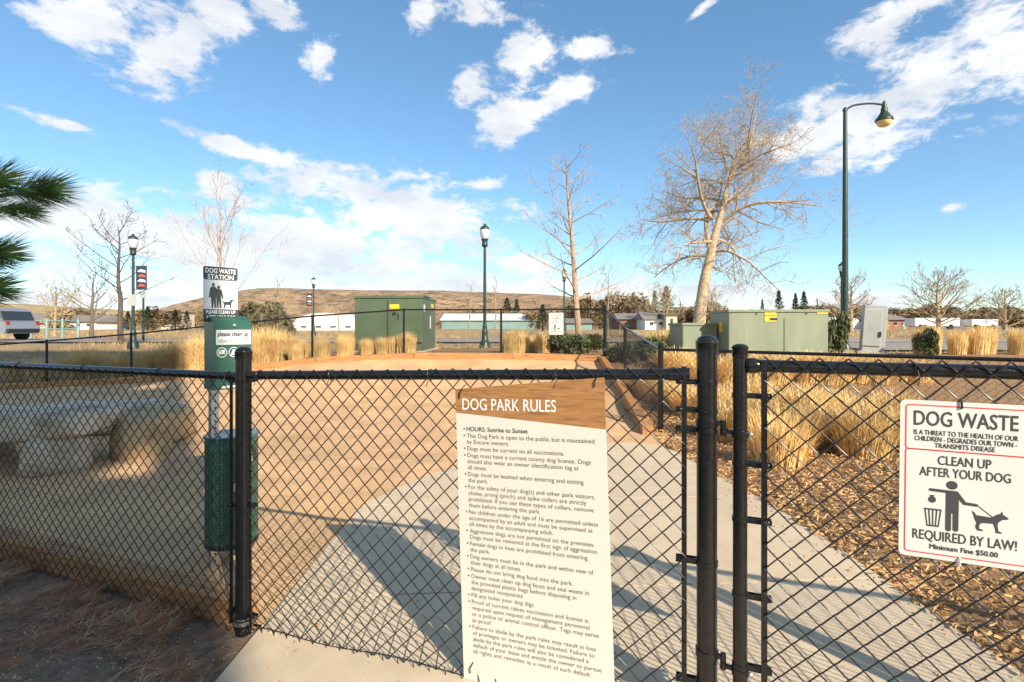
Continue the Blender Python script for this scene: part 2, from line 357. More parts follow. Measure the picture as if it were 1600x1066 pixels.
def tension_band(parent, post, r, z, toward, reach, hgt=.022, bolt=True, chrome=False):
    t = Vector((toward[0], toward[1], 0)).normalized(); mb = MB(); strap(mb, post, r, z, hgt, .003)
    q = Matrix(((t.x, -t.y, 0), (t.y, t.x, 0), (0, 0, 1))); nrm = Vector((t.y, -t.x, 0))
    if nrm.y > 0: nrm = -nrm
    for s in (-1, 1):
        c = Vector((post[0], post[1], z))+t*(r+reach)*.5*1.0+nrm*s*.0095+t*(r*.5)
        mb.box(c, (reach+.02, .0028, hgt), q)
    o = mb.build('tension_band', M_black, parent)
    if bolt:
        b = MB(); c = Vector((post[0], post[1], z))+t*(r+reach-.004)+nrm*.011
        b.lathe(c, [(.0095, 0), (.0088, .003), (.006, .0058), (.001, .007)], 12, nrm)
        b.build('bolt', M_galv if chrome else M_black, o)
    return o

ff = empty('chain_link_fence', (FA.x, FA.y, 0), 'near black chain-link fence with the dog park rules board and thick round posts', 'fence')
FINV = Matrix.Translation(-Vector((FA.x, FA.y, 0)))
def ch(mb, name, m, parent, inv=None):             # world-space geometry hung under an empty
    o = mb.build(name, m, parent); o.matrix_parent_inverse = parent.matrix_basis.inverted() if parent.type == 'EMPTY' else Matrix.Identity(4); return o
class Ctx:                                         # parts built in world space below a thing standing at loc
    pass
_b = MB.build
def build_ws(s, name, m, parent=None, loc=None):
    if parent is not None and parent.type == 'EMPTY' and parent.get('_ws'):
        q = parent.matrix_basis.inverted(); s.v = [tuple(q @ Vector(v)) for v in s.v]; o = _b(s, name, m, parent); o['_ws2'] = 1; o['_p'] = parent.name; return o
    if parent is not None and parent.get('_ws2'):
        q = bpy.data.objects[parent['_p']].matrix_basis.inverted(); s.v = [tuple(q @ Vector(v)) for v in s.v]; return _b(s, name, m, parent)
    return _b(s, name, m, parent, loc)
MB.build = build_ws
def upd(o):                                        # world-space thing
    o['_ws'] = 1; M = Matrix.Translation(o.location) @ o.rotation_euler.to_matrix().to_4x4(); o.matrix_basis = M; return o
upd(ff)
RP = .036; RG = .0335
zA, zB = .035, .107                                # bottom of the fabric at either post
HF = 1.222
fence_post(ff, FA.x, FA.y, -.05, 1.350, RP)
fence_post(ff, FB.x, FB.y, 0.0, 1.420, RG)
def rail(parent, p0, p1, r, name='top_rail', n=16): return MB().tube([p0, p1], r, n).build(name, M_black, parent)
fm, LM = frame_map(FA, FB, zA, zB)
RR = .0205
rail(ff, fm(RP-.005, HF-RR, 0), fm(LM-RG-.045, HF-RR, 0), RR)
MB().tube([fm(LM-.125, HF-RR, 0), fm(LM-.055, HF-RR, 0)], RR*1.12, 16).build('rail_end_cup', M_black, ff)
m0, m1 = fm(RP+.022, 0, 0), fm(LM-RG-.035, 0, 0)
chain_mesh((m0.x, m0.y), (m1.x, m1.y), m0.z, m1.z, HF+.006, 16, .0775, .0025, 6, RR+.004, wob=.004).build('chain_link_mesh', M_wire, ff)
# tension bars
def tbar(parent, p, z0, z1, d, w=.017): 
    a = math.atan2(d.y, d.x); MB().box((p.x, p.y, (z0+z1)/2), (w, .005, z1-z0), Matrix.Rotation(a, 3, 'Z')).build('tension_bar', M_black, parent)
pb = fm(LM-RG-.040, 0, .012); tbar(ff, pb, .12, 1.335, FD)
pa = fm(RP+.020, 0, .012); tbar(ff, pa, .05, 1.25, FD, .010)
for z in (1.282, 1.185, 1.118, .665, .25): tension_band(ff, FB, RG, z, -FD, .058, .017 if z > .7 else .02)
for z in (1.215, .615, .085): tension_band(ff, FA, RP, z, FD, .034, .016)
for z in (1.225, .62, .10): tension_band(ff, FA, RP, z-.018, FL, .05, .016)
mb = MB(); strap(mb, FA, RP, .045, .018, .004); strap(mb, FA, RP, .065, .006, .003); mb.build('steel_wrap', M_galv, ff)
mb = MB()
for k in range(5):
    ang = k*1.3; mb.tube([(FA.x+(RP+.006+.004*math.sin(3*t+k))*math.cos(t+ang), FA.y+(RP+.006+.004*math.sin(3*t+k))*math.sin(t+ang), .05+.016*k+.02*math.sin(t*2+k)) for t in frange(0, 5.4, 16)], .0016, 5)
mb.build('tie_wire', M_wire, ff)
# left run
LA = FA; LB = FA+FL*4.6
fl, LL = frame_map(LA, LB, .022, .010)
rail(ff, fl(RP-.004, HF-.014, 0), fl(LL, HF-.014, 0), RR)
a0, a1 = fl(RP+.03, 0, 0), fl(LL, 0, 0)
chain_mesh((a0.x, a0.y), (a1.x, a1.y), a0.z-.02, a1.z-.02, HF+.01, 17, .074, .0025, 5, RR+.004, wob=.005).build('chain_link_mesh', M_wire, ff)
tbar(ff, fl(RP+.032, 0, .012), .03, 1.235, FL)
# wire ties on the rails, twisted ends
def ties(parent, f, us, v, w):
    for u in us:
        mb = MB(); mb.tube([f(u+.006*math.sin(t*.3), v+(RR+.003)*math.cos(t), (RR+.003)*math.sin(t)+w) for t in frange(0, 6.5, 14)]+[f(u+.01, v-.022, RR+.012), f(u+.004, v-.045, RR+.016)], .0017, 5, cap=True)
        mb.build('wire_tie', M_wire, parent)
ties(ff, fm, (.10, .52, 1.02, 1.56), HF-RR, 0)
ties(ff, fl, (.09, .6, 1.25, 1.9, 2.5), HF-.014, 0)
# bottom selvage: doubled tension wire with curled ends
mb = MB(); mb.tube([fm(u, .012+.008*math.sin(u*9), RR+.008) for u in frange(.05, LM-.06, 40)], .002, 5)
for k in range(27):
    u = .09+k*.0738
    mb.tube([fm(u-.018, .022, RR+.012), fm(u-.008, -.004, RR+.018), fm(u+.006, -.008, RR+.004), fm(u+.016, .012, RR-.004)], .0022, 5)
mb.build('bottom_wire', M_wire, ff)

# the gate on the right, hung on the right-hand post, standing a little open
GD = Vector((math.cos(R(-21)), math.sin(R(-21)))); GA = Vector((.757, 1.700)); GB = GA+GD*1.22
gt = upd(empty('gate', (GA.x, GA.y, .06), 'black chain-link swing gate carrying the dog waste sign', 'gate'))
gz = .14
fg, LG = frame_map(GA, GB, gz, gz)
RU = .0225
def gpost(P):
    o = MB().lathe((P.x, P.y, 0), [(RU, gz-.06), (RU, 1.400)], 18).build('upright', M_black, gt)
    cb = MB(); cb.lathe((P.x, P.y, 0), [(RU*1.1, 1.372), (RU*1.1, 1.398), (RU*1.16, 1.401), (RU*1.16, 1.407)]+[(RU*1.02*math.cos(a), 1.408+.008*math.sin(a)) for a in (.1, .5, 1.0, 1.5)], 18); cb.build('post_cap', M_black, o)
gpost(GA); gpost(GB)
ZR = 1.344
rail(gt, fg(RU-.004, ZR-gz, 0), fg(LG-RU+.004, ZR-gz, 0), RR, 'top_bar'); rail(gt, fg(RU-.004, .05, 0), fg(LG-RU+.004, .05, 0), RR, 'bottom_bar')
mb = MB(); mb.lathe(fg(RU+.002, ZR-gz, 0), [(.012, -.01), (.025, 0), (.026, .02), (.0215, .032)], 16, Vector((GD.x, GD.y, 0))); mb.build('rail_end_cup', M_black, gt)
g0, g1 = fg(RU+.048, 0, 0), fg(LG-RU-.04, 0, 0)
chain_mesh((g0.x, g0.y), (g1.x, g1.y), gz+.02, gz+.02, ZR-gz+.012, 16, .0775, .0025, 6, RR+.004, wob=.003).build('chain_link_mesh', M_wire, gt)
tbar(gt, fg(RU+.048, 0,   .02), gz, 1.362, GD, .018)
for z in (1.245, 1.02, .835, .585, .35): tension_band(gt, GA, RU, z, GD, .062, .016)
ties(gt, fg, (.47, .93), ZR-gz, 0)
for z, fl_ in ((1.118, 1), (.33, -1)):              # hinges
    mb = MB(); strap(mb, GA, RU, z, .024, .004); mid = (FB+GA)/2
    dd = Vector((mid.x-GA.x, mid.y-GA.y, 0)); mb.tube([Vector((GA.x, GA.y, z)), Vector((mid.x, mid.y, z))], .0085, 8); mb.lathe((mid.x, mid.y, z-.012), [(.010, 0), (.010, .024)], 12)
    h = mb.build('hinge', M_black, gt)
    nn = Vector((GD.y, -GD.x, 0)); b = MB(); b.lathe(Vector((GA.x, GA.y, z))+Vector((GD.x, GD.y, 0))*(RU+.008)+nn*.008, [(.008, 0), (.008, .005), (.004, .009)], 8, nn); b.build('bolt', M_galv, h)
    mb = MB(); strap(mb, FB, RG, z+.026, .026, .004); mid2 = mid
    mb.tube([Vector((FB.x, FB.y, z+.026)), Vector((mid2.x, mid2.y, z+.026))], .0085, 8); mb.lathe((mid2.x, mid2.y, z+.013), [(.0095, 0), (.0095, .026)], 12); mb.build('hinge_pintle', M_black, ff)
fence_post(ff, GB.x+GD.x*.10, GB.y+GD.y*.10, .0, 1.44, RG, name='latch_post')
# the fence goes on past the gate
QA = GB+GD*.10; QB = QA+GD*2.6; fq, LQ = frame_map(QA, QB, .1, .1)
rail(ff, fq(RG, HF-RR, 0), fq(LQ, HF-RR, 0), RR)
chain_mesh((QA.x+.05, QA.y-.02), (QB.x, QB.y), .1, .1, HF, 16, .0775, .0025, 4, RR+.004, simple=True).build('chain_link_mesh', M_wire, ff)
fence_post(ff, QB.x, QB.y, -.05, 1.40, RG)

# far perimeter fence: back run, sloping side run, right run
bf = upd(empty('chain_link_fence', (2.36, 13.0, .7), 'black chain-link perimeter fence closing the far side of the gravel yard', 'fence'))
def far_run(P, hp=1.22, r=.0013, rows=10, ds=.12, rr=.021):
    for (x0, y0, z0), (x1, y1, z1) in zip(P, P[1:]):
        MB().tube([(x0, y0, z0+hp-.02), (x1, y1, z1+hp-.02)], rr, 8).build('top_rail', M_black, bf)
        chain_mesh((x0, y0), (x1, y1), z0+.04, z1+.04, hp-.06, rows, ds, r, 3, .02, simple=True).build('chain_link_mesh', M_wire_far, bf)
def far_post(x, y, z, h=1.25, r=.034):
    fence_post(bf, x, y, z-.2, z+h, r, cap='dome', n=10)
BP = [at(945, 483, 13.0), at(783, 484, 13.4), at(631, 484, 13.6), at(488, 494, 13.6), at(343, 508, 13.6), at(205, 522, 13.6), at(73, 533, 13.7), at(-60, 543, 13.8)]
BP = [(p.x, p.y, p.z-1.20) for p in BP]
far_run(BP, r=.0030, rows=16, ds=.0775)
for p in BP[1:]: far_post(*p, h=1.22, r=.030)
SP = [(BP[0][0], BP[0][1], BP[0][2]), (2.43, 11.0, .23), (2.13, 7.34, -.065)]
far_run(SP, r=.0028, rows=16, ds=.0775)
far_post(*SP[0], h=1.27, r=.045); far_post(*SP[1], h=1.2, r=.036); far_post(*SP[2], h=1.27, r=.042)
RPs = [(2.13, 7.34, -.065), (5.75, 4.41, -.06), (7.6, 2.91, -.05)]
far_run(RPs, r=.0026, rows=16, ds=.0775)
for p in RPs[1:]: far_post(*p, h=1.24, r=.034)

# ------------------------------------------------------------------ lettering
def text_poly(s):
    cu = bpy.data.curves.new('t', 'FONT'); cu.body = s; cu.size = 1; cu.resolution_u = 3; o = bpy.data.objects.new('t', cu)
    me = o.to_mesh(); V = [(v.co.x, v.co.y) for v in me.vertices]; Fc = [tuple(p.vertices) for p in me.polygons]
    o.to_mesh_clear(); bpy.data.objects.remove(o); bpy.data.curves.remove(cu); return V, Fc
def put_text(mb, s, x, z, cap, y, width=None, align='l', xs=1.0, bold=0.0):
    V, Fc = text_poly(s)
    if not V: return 0
    xa = min(v[0] for v in V); xb = max(v[0] for v in V); sc = cap/.72; sx = sc*xs
    if width: sx = width/(xb-xa)
    w = (xb-xa)*sx; x0 = x if align == 'l' else x-w/2 if align == 'c' else x-w
    offs = [(0, 0)] if not bold else [(-bold, 0, ), (bold, 0), (0, bold), (0, -bold)]
    for k, (ox, oz) in enumerate(offs):
        mb.add([(x0+(vx-xa)*sx+ox, y-.00006*k, z+vy*sc+oz) for vx, vy in V], Fc)
    return w
def ellipse(cx, cz, rx, rz, n=20, a0=0, a1=2*math.pi): return [(cx+rx*math.cos(a0+(a1-a0)*k/n), cz+rz*math.sin(a0+(a1-a0)*k/n)) for k in range(n)]
def rrect(x0, z0, x1, z1, r, n=5):
    P = []
    for cx, cz, a in ((x1-r, z1-r, 0), (x0+r, z1-r, 90), (x0+r, z0+r, 180), (x1-r, z0+r, 270)):
        P += [(cx+r*math.cos(R(a+90*k/n)), cz+r*math.sin(R(a+90*k/n))) for k in range(n+1)]
    return P
def ring_flat(mb, out, inn, y):
    n = len(out); mb.add([(x, y, z) for x, z in out]+[(x, y, z) for x, z in inn], [(i, (i+1) % n, (i+1) % n+n, i+n) for i in range(n)])
def capsule(p, q, r0, r1=None, n=7):
    r1 = r1 or r0; p = Vector(p); q = Vector(q); a = math.atan2(q.y-p.y, q.x-p.x); P = []
    P += [(q.x+r1*math.cos(a-math.pi/2+math.pi*k/n), q.y+r1*math.sin(a-math.pi/2+math.pi*k/n)) for k in range(n+1)]
    P += [(p.x+r0*math.cos(a+math.pi/2+math.pi*k/n), p.y+r0*math.sin(a+math.pi/2+math.pi*k/n)) for k in range(n+1)]
    return P

# ------------------------------------------------------------------ rules board
def rules_board():
    p0 = fm(0, 0, 0); u0 = 1.198; tilt = R(1.9)
    ang = math.atan2(FD.y, FD.x)
    loc = fm(u0-.005, 0, RR+.0125); loc.z = .073
    o = empty('rules_board', loc, 'tall cream dog park rules board with a wood-grain heading wired to the near fence', 'sign')
    o.rotation_euler = Matrix.Rotation(ang, 3, 'Z').to_euler(); o.matrix_basis = Matrix.Translation(loc) @ Matrix.Rotation(ang, 4, 'Z') @ Matrix.Rotation(-tilt, 4, 'Y')
    w, hl, hr = .598, 1.149, 1.197
    MB().prism([(0, 0), (w, 0), (w, hr), (0, hl)], 0, .004).build('panel', M_cream, o)
    MB().prism([(0, 1.056), (w, 1.010), (w, hr), (0, hl)], -.0008, .003).build('wood_grain_heading', M_wood, o)
    mb = MB(); put_text(mb, 'DOG PARK RULES', .030, 1.068, .047, -.0013, .385); mb.build('heading_text', M_white, o)
    rules = [['HOURS: Sunrise to Sunset'], ['This Dog Park is open to the public but is maintained', 'by Encore owners.'], ['Dogs must be current on all vaccinations.'],
             ['Dogs must have a current county dog license. Dogs', 'should also wear an owner identification tag at', 'all times.'], ['Dogs must be leashed when entering and exiting', 'the park.'],
             ['For the safety of your dog(s) and other park visitors,', 'choke, prong (pinch) and spike collars are strictly', 'prohibited. If you use these types of collars, remove', 'them before entering the park.'],
             ['No children under the age of 16 are permitted unless', 'accompanied by an adult and must be supervised at', 'all times by the accompanying adult.'],
             ['Aggressive dogs are not permitted on the premises.', 'Dogs must be removed at the first sign of aggression.'], ['Female dogs in heat are prohibited from entering', 'the park.'],
             ['Dog owners must be in the park and within vew of', 'their dogs at all times.'], ['Please do not bring dog food into the park.'],
             ['Owner must clean up dog feces and seal waste in', 'the provided plastic bags before disposing in', 'designated receptacles.'], ['Fill any holes your dog digs.'],
             ['Proof of current rabies vaccination and license is', 'required upon request of management personnel', 'or a police or animal control officer. Tags may serve', 'as proof.'],
             ['Failure to abide by the park rules may result in loss', 'of privileges or owners may be ticketed. Failure to', 'abide by the park rules will also be considered a', 'default of your lease and entitle the owner to pursue', 'all rights and remedies as a result of such default']]
    z = .984; V, _ = text_poly(rules[1][0]); nat = max(v[0] for v in V)-min(v[0] for v in V); cap = .0172; xs = (.510/nat)/(cap/.72)
    for i, r in enumerate(rules):
        mb = MB(); mb.flat(ellipse(.034, z+.008, .0035, .0035, 10), -.0007)
        for ln in r:
            put_text(mb, ln, .045, z, cap, -.0007, xs=xs, bold=0 if i else .0005); z -= .0240
        z -= .0026
        mb.build('rule_text', M_txt, o)
    for x, zz in ((.02, 1.115), (w-.035, 1.165), (.03, .03), (w-.04, .03)):
        mb = MB(); mb.tube([(x, .01, zz), (x, -.006, zz), (x+.002, -.007, zz+.02), (x+.012, .0, zz+.04), (x+.016, .02, zz+.05)], .0022, 6); mb.build('wire_tie', M_wire, o)
    return o
rules_board()

# ------------------------------------------------------------------ dog waste sign
def waste_sign(name, label, Mx, detail=True, scale=1.0):
    w, h = .305, .4585
    o = empty(name, Mx.translation, label, 'sign'); o.matrix_basis = Mx @ Matrix.Scale(scale, 4)
    mb = MB(); mb.prism(rrect(0, 0, w, h, .014), 0, .003); mb.build('panel', M_sign, o)
    Y = -.0006
    b = MB(); i0 = .0125; t = .0032; div = h*.688
    def frame(z0, z1): ring_flat(b, rrect(i0, z0, w-i0, z1, .009), rrect(i0+t, z0+t, w-i0-t, z1-t, .0065), Y)
    frame(div-t/2, h-i0); frame(i0, div+t/2-.0004); b.build('red_border', M_red, o)
    def V(v): return h*(1-v)
    def line(s, v0, v1, wd, nm, bold=.0):
        mb = MB(); put_text(mb, s, w/2, V(v1), h*(v1-v0), Y-.0003, wd, 'c', bold=bold); mb.build(nm, M_txt, o)
    line('DOG WASTE', .062, .157, .238, 'heading_text', .0007)
    for s, v, wd in (('IS A THREAT TO THE HEALTH OF OUR', .186, .238), ('CHILDREN - DEGRADES OUR TOWN -', .225, .234), ('TRANSMITS DISEASE', .264, .138)): line(s, v, v+.031, wd, 'lettering', .0003)
    line('CLEAN UP', .342, .400, .122, 'lettering', .0005); line('AFTER YOUR DOG', .418, .476, .208, 'lettering', .0005)
    line('REQUIRED BY LAW!', .820, .882, .238, 'lettering', .0005); line('Minimum Fine $50.00', .905, .937, .156, 'lettering', .0005)
    p = MB(); Z = lambda v: V(v); px = .125
    p.flat(ellipse(px, Z(.523), .0135, .0125), Y); 
    p.flat(rrect(px-.014, Z(.70), px+.0165, Z(.557), .006), Y-.0001)
    p.flat(capsule((px-.050, Z(.563)), (px-.006, Z(.566)), .0042), Y-.0002)
    p.flat(capsule((px+.010, Z(.570)), (px+.029, Z(.627)), .0060, .0048), Y-.0002); p.flat(capsule((px+.028, Z(.628)), (px+.056, Z(.632)), .0042), Y-.0003)
    p.flat(capsule((px-.0075, Z(.68)), (px-.0075, Z(.800)), .0066), Y-.0003); p.flat(capsule((px+.0095, Z(.68)), (px+.0095, Z(.797)), .0066), Y-.0003)
    p.build('person_symbol', M_txt, o)
    b = MB(); b.flat(ellipse(px-.046, Z(.625), .0095, .0095), Y); b.flat([(px-.049, Z(.611)), (px-.043, Z(.611)), (px-.040, Z(.596)), (px-.052, Z(.596))], Y-.0001); b.build('bag_symbol', M_txt, o)
    b = MB(); cx = px-.044
    b.flat([(cx-.021, Z(.682)), (cx+.021, Z(.682)), (cx+.021, Z(.692)), (cx-.021, Z(.692))], Y)
    for k in range(5):
        a = -.0185+k*.00925; e = a*.72; b.flat([(cx+a-.0018, Z(.692)), (cx+a+.0018, Z(.692)), (cx+e+.0016, Z(.788)), (cx+e-.0016, Z(.788))], Y)
    b.flat([(cx-.0148, Z(.786)), (cx+.0148, Z(.786)), (cx+.0145, Z(.796)), (cx-.0145, Z(.796))], Y-.0001); b.build('bin_symbol', M_txt, o)
    d = MB(); q = px+.050
    pts = [(-.004,.668),(.003,.677),(.006,.692),(.040,.697),(.052,.675),(.060,.668),(.0635,.652),(.066,.672),(.078,.690),(.077,.699),(.064,.705),(.056,.722),(.054,.740),(.056,.775),(.064,.783),(.063,.790),(.050,.789),(.048,.760),(.044,.735),(.020,.737),(.014,.748),(.013,.772),(.022,.780),(.021,.788),(.008,.786),(.004,.762),(.007,.742),(.002,.715),(-.001,.690)]
    d.flat([(q+x, Z(v)) for x, v in pts], Y); d.build('dog_symbol', M_txt, o)
    l = MB(); l.flat([(q+.008, Z(.634)), (q+.010, Z(.631)), (q+.0475, Z(.700)), (q+.0455, Z(.703))], Y-.0002); l.build('lead_symbol', M_txt, o)
    for x, z, c in ((w*.47, h-.012, M_wire), (w*.47, .008, M_sign)):
        t_ = MB(); s_ = 1 if z > .2 else -1; t_.tube([(x, .012, z+s_*.018), (x, -.004, z+s_*.016), (x+.001, -.005, z-s_*.004), (x+.002, .006, z-s_*.008)], .0028, 6); t_.build('zip_tie', c, o)
    return o
s0 = fg(.428, 0, RR+.0115); ga = math.atan2(GD.y, GD.x)
waste_sign('waste_sign', 'white dog waste warning sign with red border hung on the gate', Matrix.Translation((s0.x, s0.y, .800)) @ Matrix.Rotation(ga, 4, 'Z') @ Matrix.Rotation(R(.6), 4, 'Y'))
q = at(857.5, 523, 13.17); waste_sign('waste_sign', 'small white warning sign on the far fence beside the slim young tree', Matrix.Translation((q.x, q.y-.05, q.z)), scale=1.22)

# ------------------------------------------------------------------ dog waste station
def station():
    d = 3.10; base = gp(334, d); rz = R(50)
    o = empty('dog_waste_station', base, 'green dog waste station with bag dispenser, sign plate and round bin on a steel post', 'waste station', rz=rz)
    # post: square perforated steel
    mb = MB(); mb.box((0, 0, .80), (.044, .044, 1.66)); post = mb.build('post', M_galv, o)
    hb = MB()
    for k in range(36):
        z = .06+k*.04
        for sx, ax in ((0, Vector((0, -1, 0))), (1, Vector((1, 0, 0)))): hb.lathe(Vector((0, 0, z))+ax*.0222, [(.0065, 0), (.0065, .0006)], 8, ax)
    hb.build('punched_holes', M_ink, post)
    z0 = lambda py: ZC+(HY-py)/F*d-base.z
    # dispenser box
    xl, xr = -.042, .172; t, b = z0(497), z0(607); D0, D1 = -.115, .03
    prof = [(D0, b), (D1, b), (D1, t), (D1-.06, t+.012), (D0+.02, t-.012), (D0, t-.035)]
    mb = MB(); vs = [(xl, y, z) for y, z in prof]+[(xr, y, z) for y, z in prof]; n = len(prof)
    mb.add(vs, [tuple(range(n-1, -1, -1)), tuple(range(n, 2*n))]+[(i, (i+1) % n, (i+1) % n+n, i+n) for i in range(n)])
    box = mb.build('bag_dispenser', M_bin, o); Y = D0-.001
    w = xr-xl
    mb = MB(); mb.flat(rrect(xl+.012, t-.160, xr-.004, t-.072, .002), Y); mb.build('label', M_plate, box)
    mb = MB(); put_text(mb, 'please clean up', xl+.022, t-.108, .026, Y-.0006, w-.042, bold=.0010); mb.build('label_text', M_ink, box)
    mb = MB(); put_text(mb, 'after your dog', xl+.026, t-.148, .024, Y-.0006, w-.055); mb.build('label_text', M_sage, box)
    for k in range(3):
        cx = xl+.045+k*.066; cz = t-.205; mb = MB(); ring_flat(mb, ellipse(cx, cz, .029, .030, 24), ellipse(cx, cz, .025, .026, 24), Y)
        if k % 2 == 0:
            for s in (-1, 0, 1): mb.flat(capsule((cx-.016, cz+s*.009), (cx+.014, cz+s*.009+.004), .0028), Y-.0002)
            mb.flat(ellipse(cx+.009, cz+.004, .007, .006, 10), Y-.0004)
        else:
            for s in (-1, 0, 1): mb.flat(capsule((cx-.006+s*.008, cz-.016), (cx+.004+s*.008, cz+.014), .0028), Y-.0002)
        mb.build('symbol', M_white, box)
    mb = MB(); mb.lathe((xl+.115, Y, t-.045), [(.011, 0), (.010, .006), (.003, .008)], 12, Vector((0, -1, 0))); mb.build('lock', M_galv, box)
    mb = MB(); mb.flat(rrect(xl+.04, b+.008, xr-.02, b+.022, .001), Y); mb.build('lower_label', M_plate, box)
    # sign plate above
    st, sb = z0(417.5), z0(496); x0, x1 = -.068, .125; Yp = -.030
    mb = MB(); mb.prism(rrect(x0, sb-.03, x1, st, .014), Yp, Yp+.003); pl = mb.build('sign_plate', M_plate, o)
    hh = st-sb
    mb = MB(); mb.prism(rrect(x0, st-hh*.26, x1, st, .012), Yp-.0006, Yp+.001); mb.build('heading_band', M_char, pl)
    mb = MB(); mb.flat([(x0, sb-.028), (x1, sb-.028), (x1, sb+hh*.16), (x0, sb+hh*.16)], Yp-.0006); mb.build('lower_band', M_char, pl)
    mb = MB(); xm = (x0+x1)/2; put_text(mb, 'DOG WASTE', xm, st-hh*.125, hh*.095, Yp-.0012, .170, 'c', bold=.001); mb.build('lettering', M_white, pl); mb = MB(); put_text(mb, 'STATION', xm, st-hh*.245, hh*.095, Yp-.0012, .145, 'c', bold=.001)
    mb.build('lettering', M_white, pl); mb = MB(); put_text(mb, 'PLEASE CLEAN UP', xm, sb+hh*.075, hh*.065, Yp-.0012, .165, 'c', bold=.0008); mb.build('lettering', M_white, pl); mb = MB(); put_text(mb, 'AFTER YOUR DOG', xm, sb-hh*.02, hh*.06, Yp-.0012, .16, 'c', bold=.0008); mb.build('lettering', M_white, pl)
    mb = MB(); Y2 = Yp-.0007; B = sb+hh*.17
    for cx, s in ((x0+.055, 1.0), (x0+.084, .9)):
        mb.flat(ellipse(cx, B+.145*s, .0085, .010, 12), Y2); mb.flat(rrect(cx-.014, B+.065*s, cx+.013, B+.134*s, .008), Y2-.0001)
        mb.flat(capsule((cx-.006, B+.07), (cx-.005, B+.008), .0075, .005), Y2-.0002); mb.flat(capsule((cx+.006, B+.07), (cx+.011, B+.008), .0075, .005), Y2-.0002)
        mb.flat(capsule((cx-.014, B+.122*s), (cx-.02, B+.07*s), .0045), Y2-.0003); mb.flat(capsule((cx+.013, B+.122*s), (cx+.022, B+.075*s), .0045), Y2-.0003)
    mb.build('couple_symbol', M_char, pl)
    mb = MB(); q = x0+.112
    mb.flat([(q-.008, B+.052), (q+.002, B+.042), (q+.034, B+.045), (q+.044, B+.058), (q+.056, B+.056), (q+.058, B+.050), (q+.047, B+.045), (q+.044, B+.028), (q+.043, B+.004), (q+.037, B+.004), (q+.036, B+.024), (q+.014, B+.026), (q+.006, B+.004), (q, B+.004), (q+.003, B+.022), (q, B+.036), (q-.006, B+.043)], Y2); mb.build('dog_symbol', M_char, pl)
    # bin: round, slotted, hung on the post
    bt, bb = z0(684), z0(853); rb = .148; bc = Vector((.115, .03, 0))
    mb = MB(); mb.lathe(bc, [(rb, bb), (rb, bt)], 40); bn = mb.build('bin_body', M_bin, o)
    mb = MB(); mb.lathe(bc, [(rb+.004, bt-.012), (rb+.008, bt-.006), (rb+.008, bt+.004), (rb-.01, bt+.007), (rb-.03, bt+.004)], 40); mb.build('rim', M_binlid, bn)
    mb = MB(); mb.lathe(bc, [(rb*.9, bb-.022), (rb+.003, bb-.016), (rb+.003, bb+.010), (rb, bb+.012)], 40); mb.build('bottom_ring', M_ink, bn)
    mb = MB()
    for i in range(30):
        for j in range(26):
            a = 2*math.pi*i/30; z = bb+.06+j*(bt-bb-.12)/26; c = bc+Vector((math.cos(a)*(rb+.0006), math.sin(a)*(rb+.0006), z)); u = Vector((-math.sin(a), math.cos(a), 0))*.0055; v = Vector((0, 0, .0075))
            if math.sin(a) > .4: continue
            mb.add([c-u, c-v, c+u, c+v], [(0, 1, 2, 3)])
    mb.build('perforations', M_ink, bn)
    mb = MB(); mb.flat(rrect(bc.x-.03, bt-.17, bc.x+.06, bt-.10, .004), bc.y-rb-.002); mb.build('sticker', M_stone2, bn)
    mb = MB(); mb.flat(rrect(bc.x-.05, bt-.32, bc.x+.0, bt-.27, .004), bc.y-rb-.0025); mb.build('sticker', M_stone2, bn)
    mb = MB()
    for z in (bt-.08, bb+.08): mb.box((.02, .005, z), (.07, .05, .03))
    mb.build('bracket', M_galv, o)
station()

# ------------------------------------------------------------------ timbers and boulders
def timber(name, p0, p1, w, h, label):
    p0 = Vector(p0); p1 = Vector(p1); d = p1-p0; o = empty(name, p0, label, 'timber', 'timber edging round the gravel yard'); o.matrix_basis = Matrix.Translation((p0+p1)/2) @ d.to_track_quat('X', 'Z').to_matrix().to_4x4()
    mb = MB(); mb.box((0, 0, 0), (d.length, w, h), bev=.008); me = mb.mesh(name, M_timber); bpy.data.objects.remove(o)
    o = bpy.data.objects.new(name, me); COL.objects.link(o); o.matrix_basis = Matrix.Translation((p0+p1)/2) @ d.to_track_quat('X', 'Z').to_matrix().to_4x4()
    return tag(o, label, 'timber', 'timber edging round the gravel yard')
e0 = FA+FL*.10; tl = [e0+FL*(i*1.62)+Vector((FL.y, -FL.x))*-.085 for i in range(4)]
nb = Vector((-FL.y, FL.x)) if Vector((-FL.y, FL.x)).y > 0 else Vector((FL.y, -FL.x))
for i, lb in enumerate(('rust brown timber under the left fence, its sunlit end beside the thick post', 'shaded timber under the left fence in front of the pale slab boulder', 'shaded timber under the left fence at the left picture edge')):
    a = FA+FL*(.07+i*1.62)+nb*.085; b = FA+FL*(.07+(i+1)*1.62-.008)+nb*.085
    timber('edging_timber', (a.x, a.y, .035), (b.x, b.y, .035), .12, .14, lb)
bk = [(2.22, 12.62), (.0, 12.78), (-2.45, 12.80), (-4.9, 12.8), (-7.4, 12.75), (-9.9, 12.55), (-12.4, 12.25)]
lbs = ['orange timber at the far yard corner below the corner post', 'orange timber below the lamp post at the far yard edge', 'orange timber in front of the big green transformer', 'orange timber in front of the far grass clumps left of the transformer', 'orange timber behind the waste station at the far yard edge', 'shaded far edging timber left of the waste station']
for (p, q_), lb in zip(zip(bk, bk[1:]), lbs):
    timber('edging_timber', (p[0], p[1], H(*p)+.06), (q_[0]+.01, q_[1], H(*q_)+.06), .14, .19, lb)
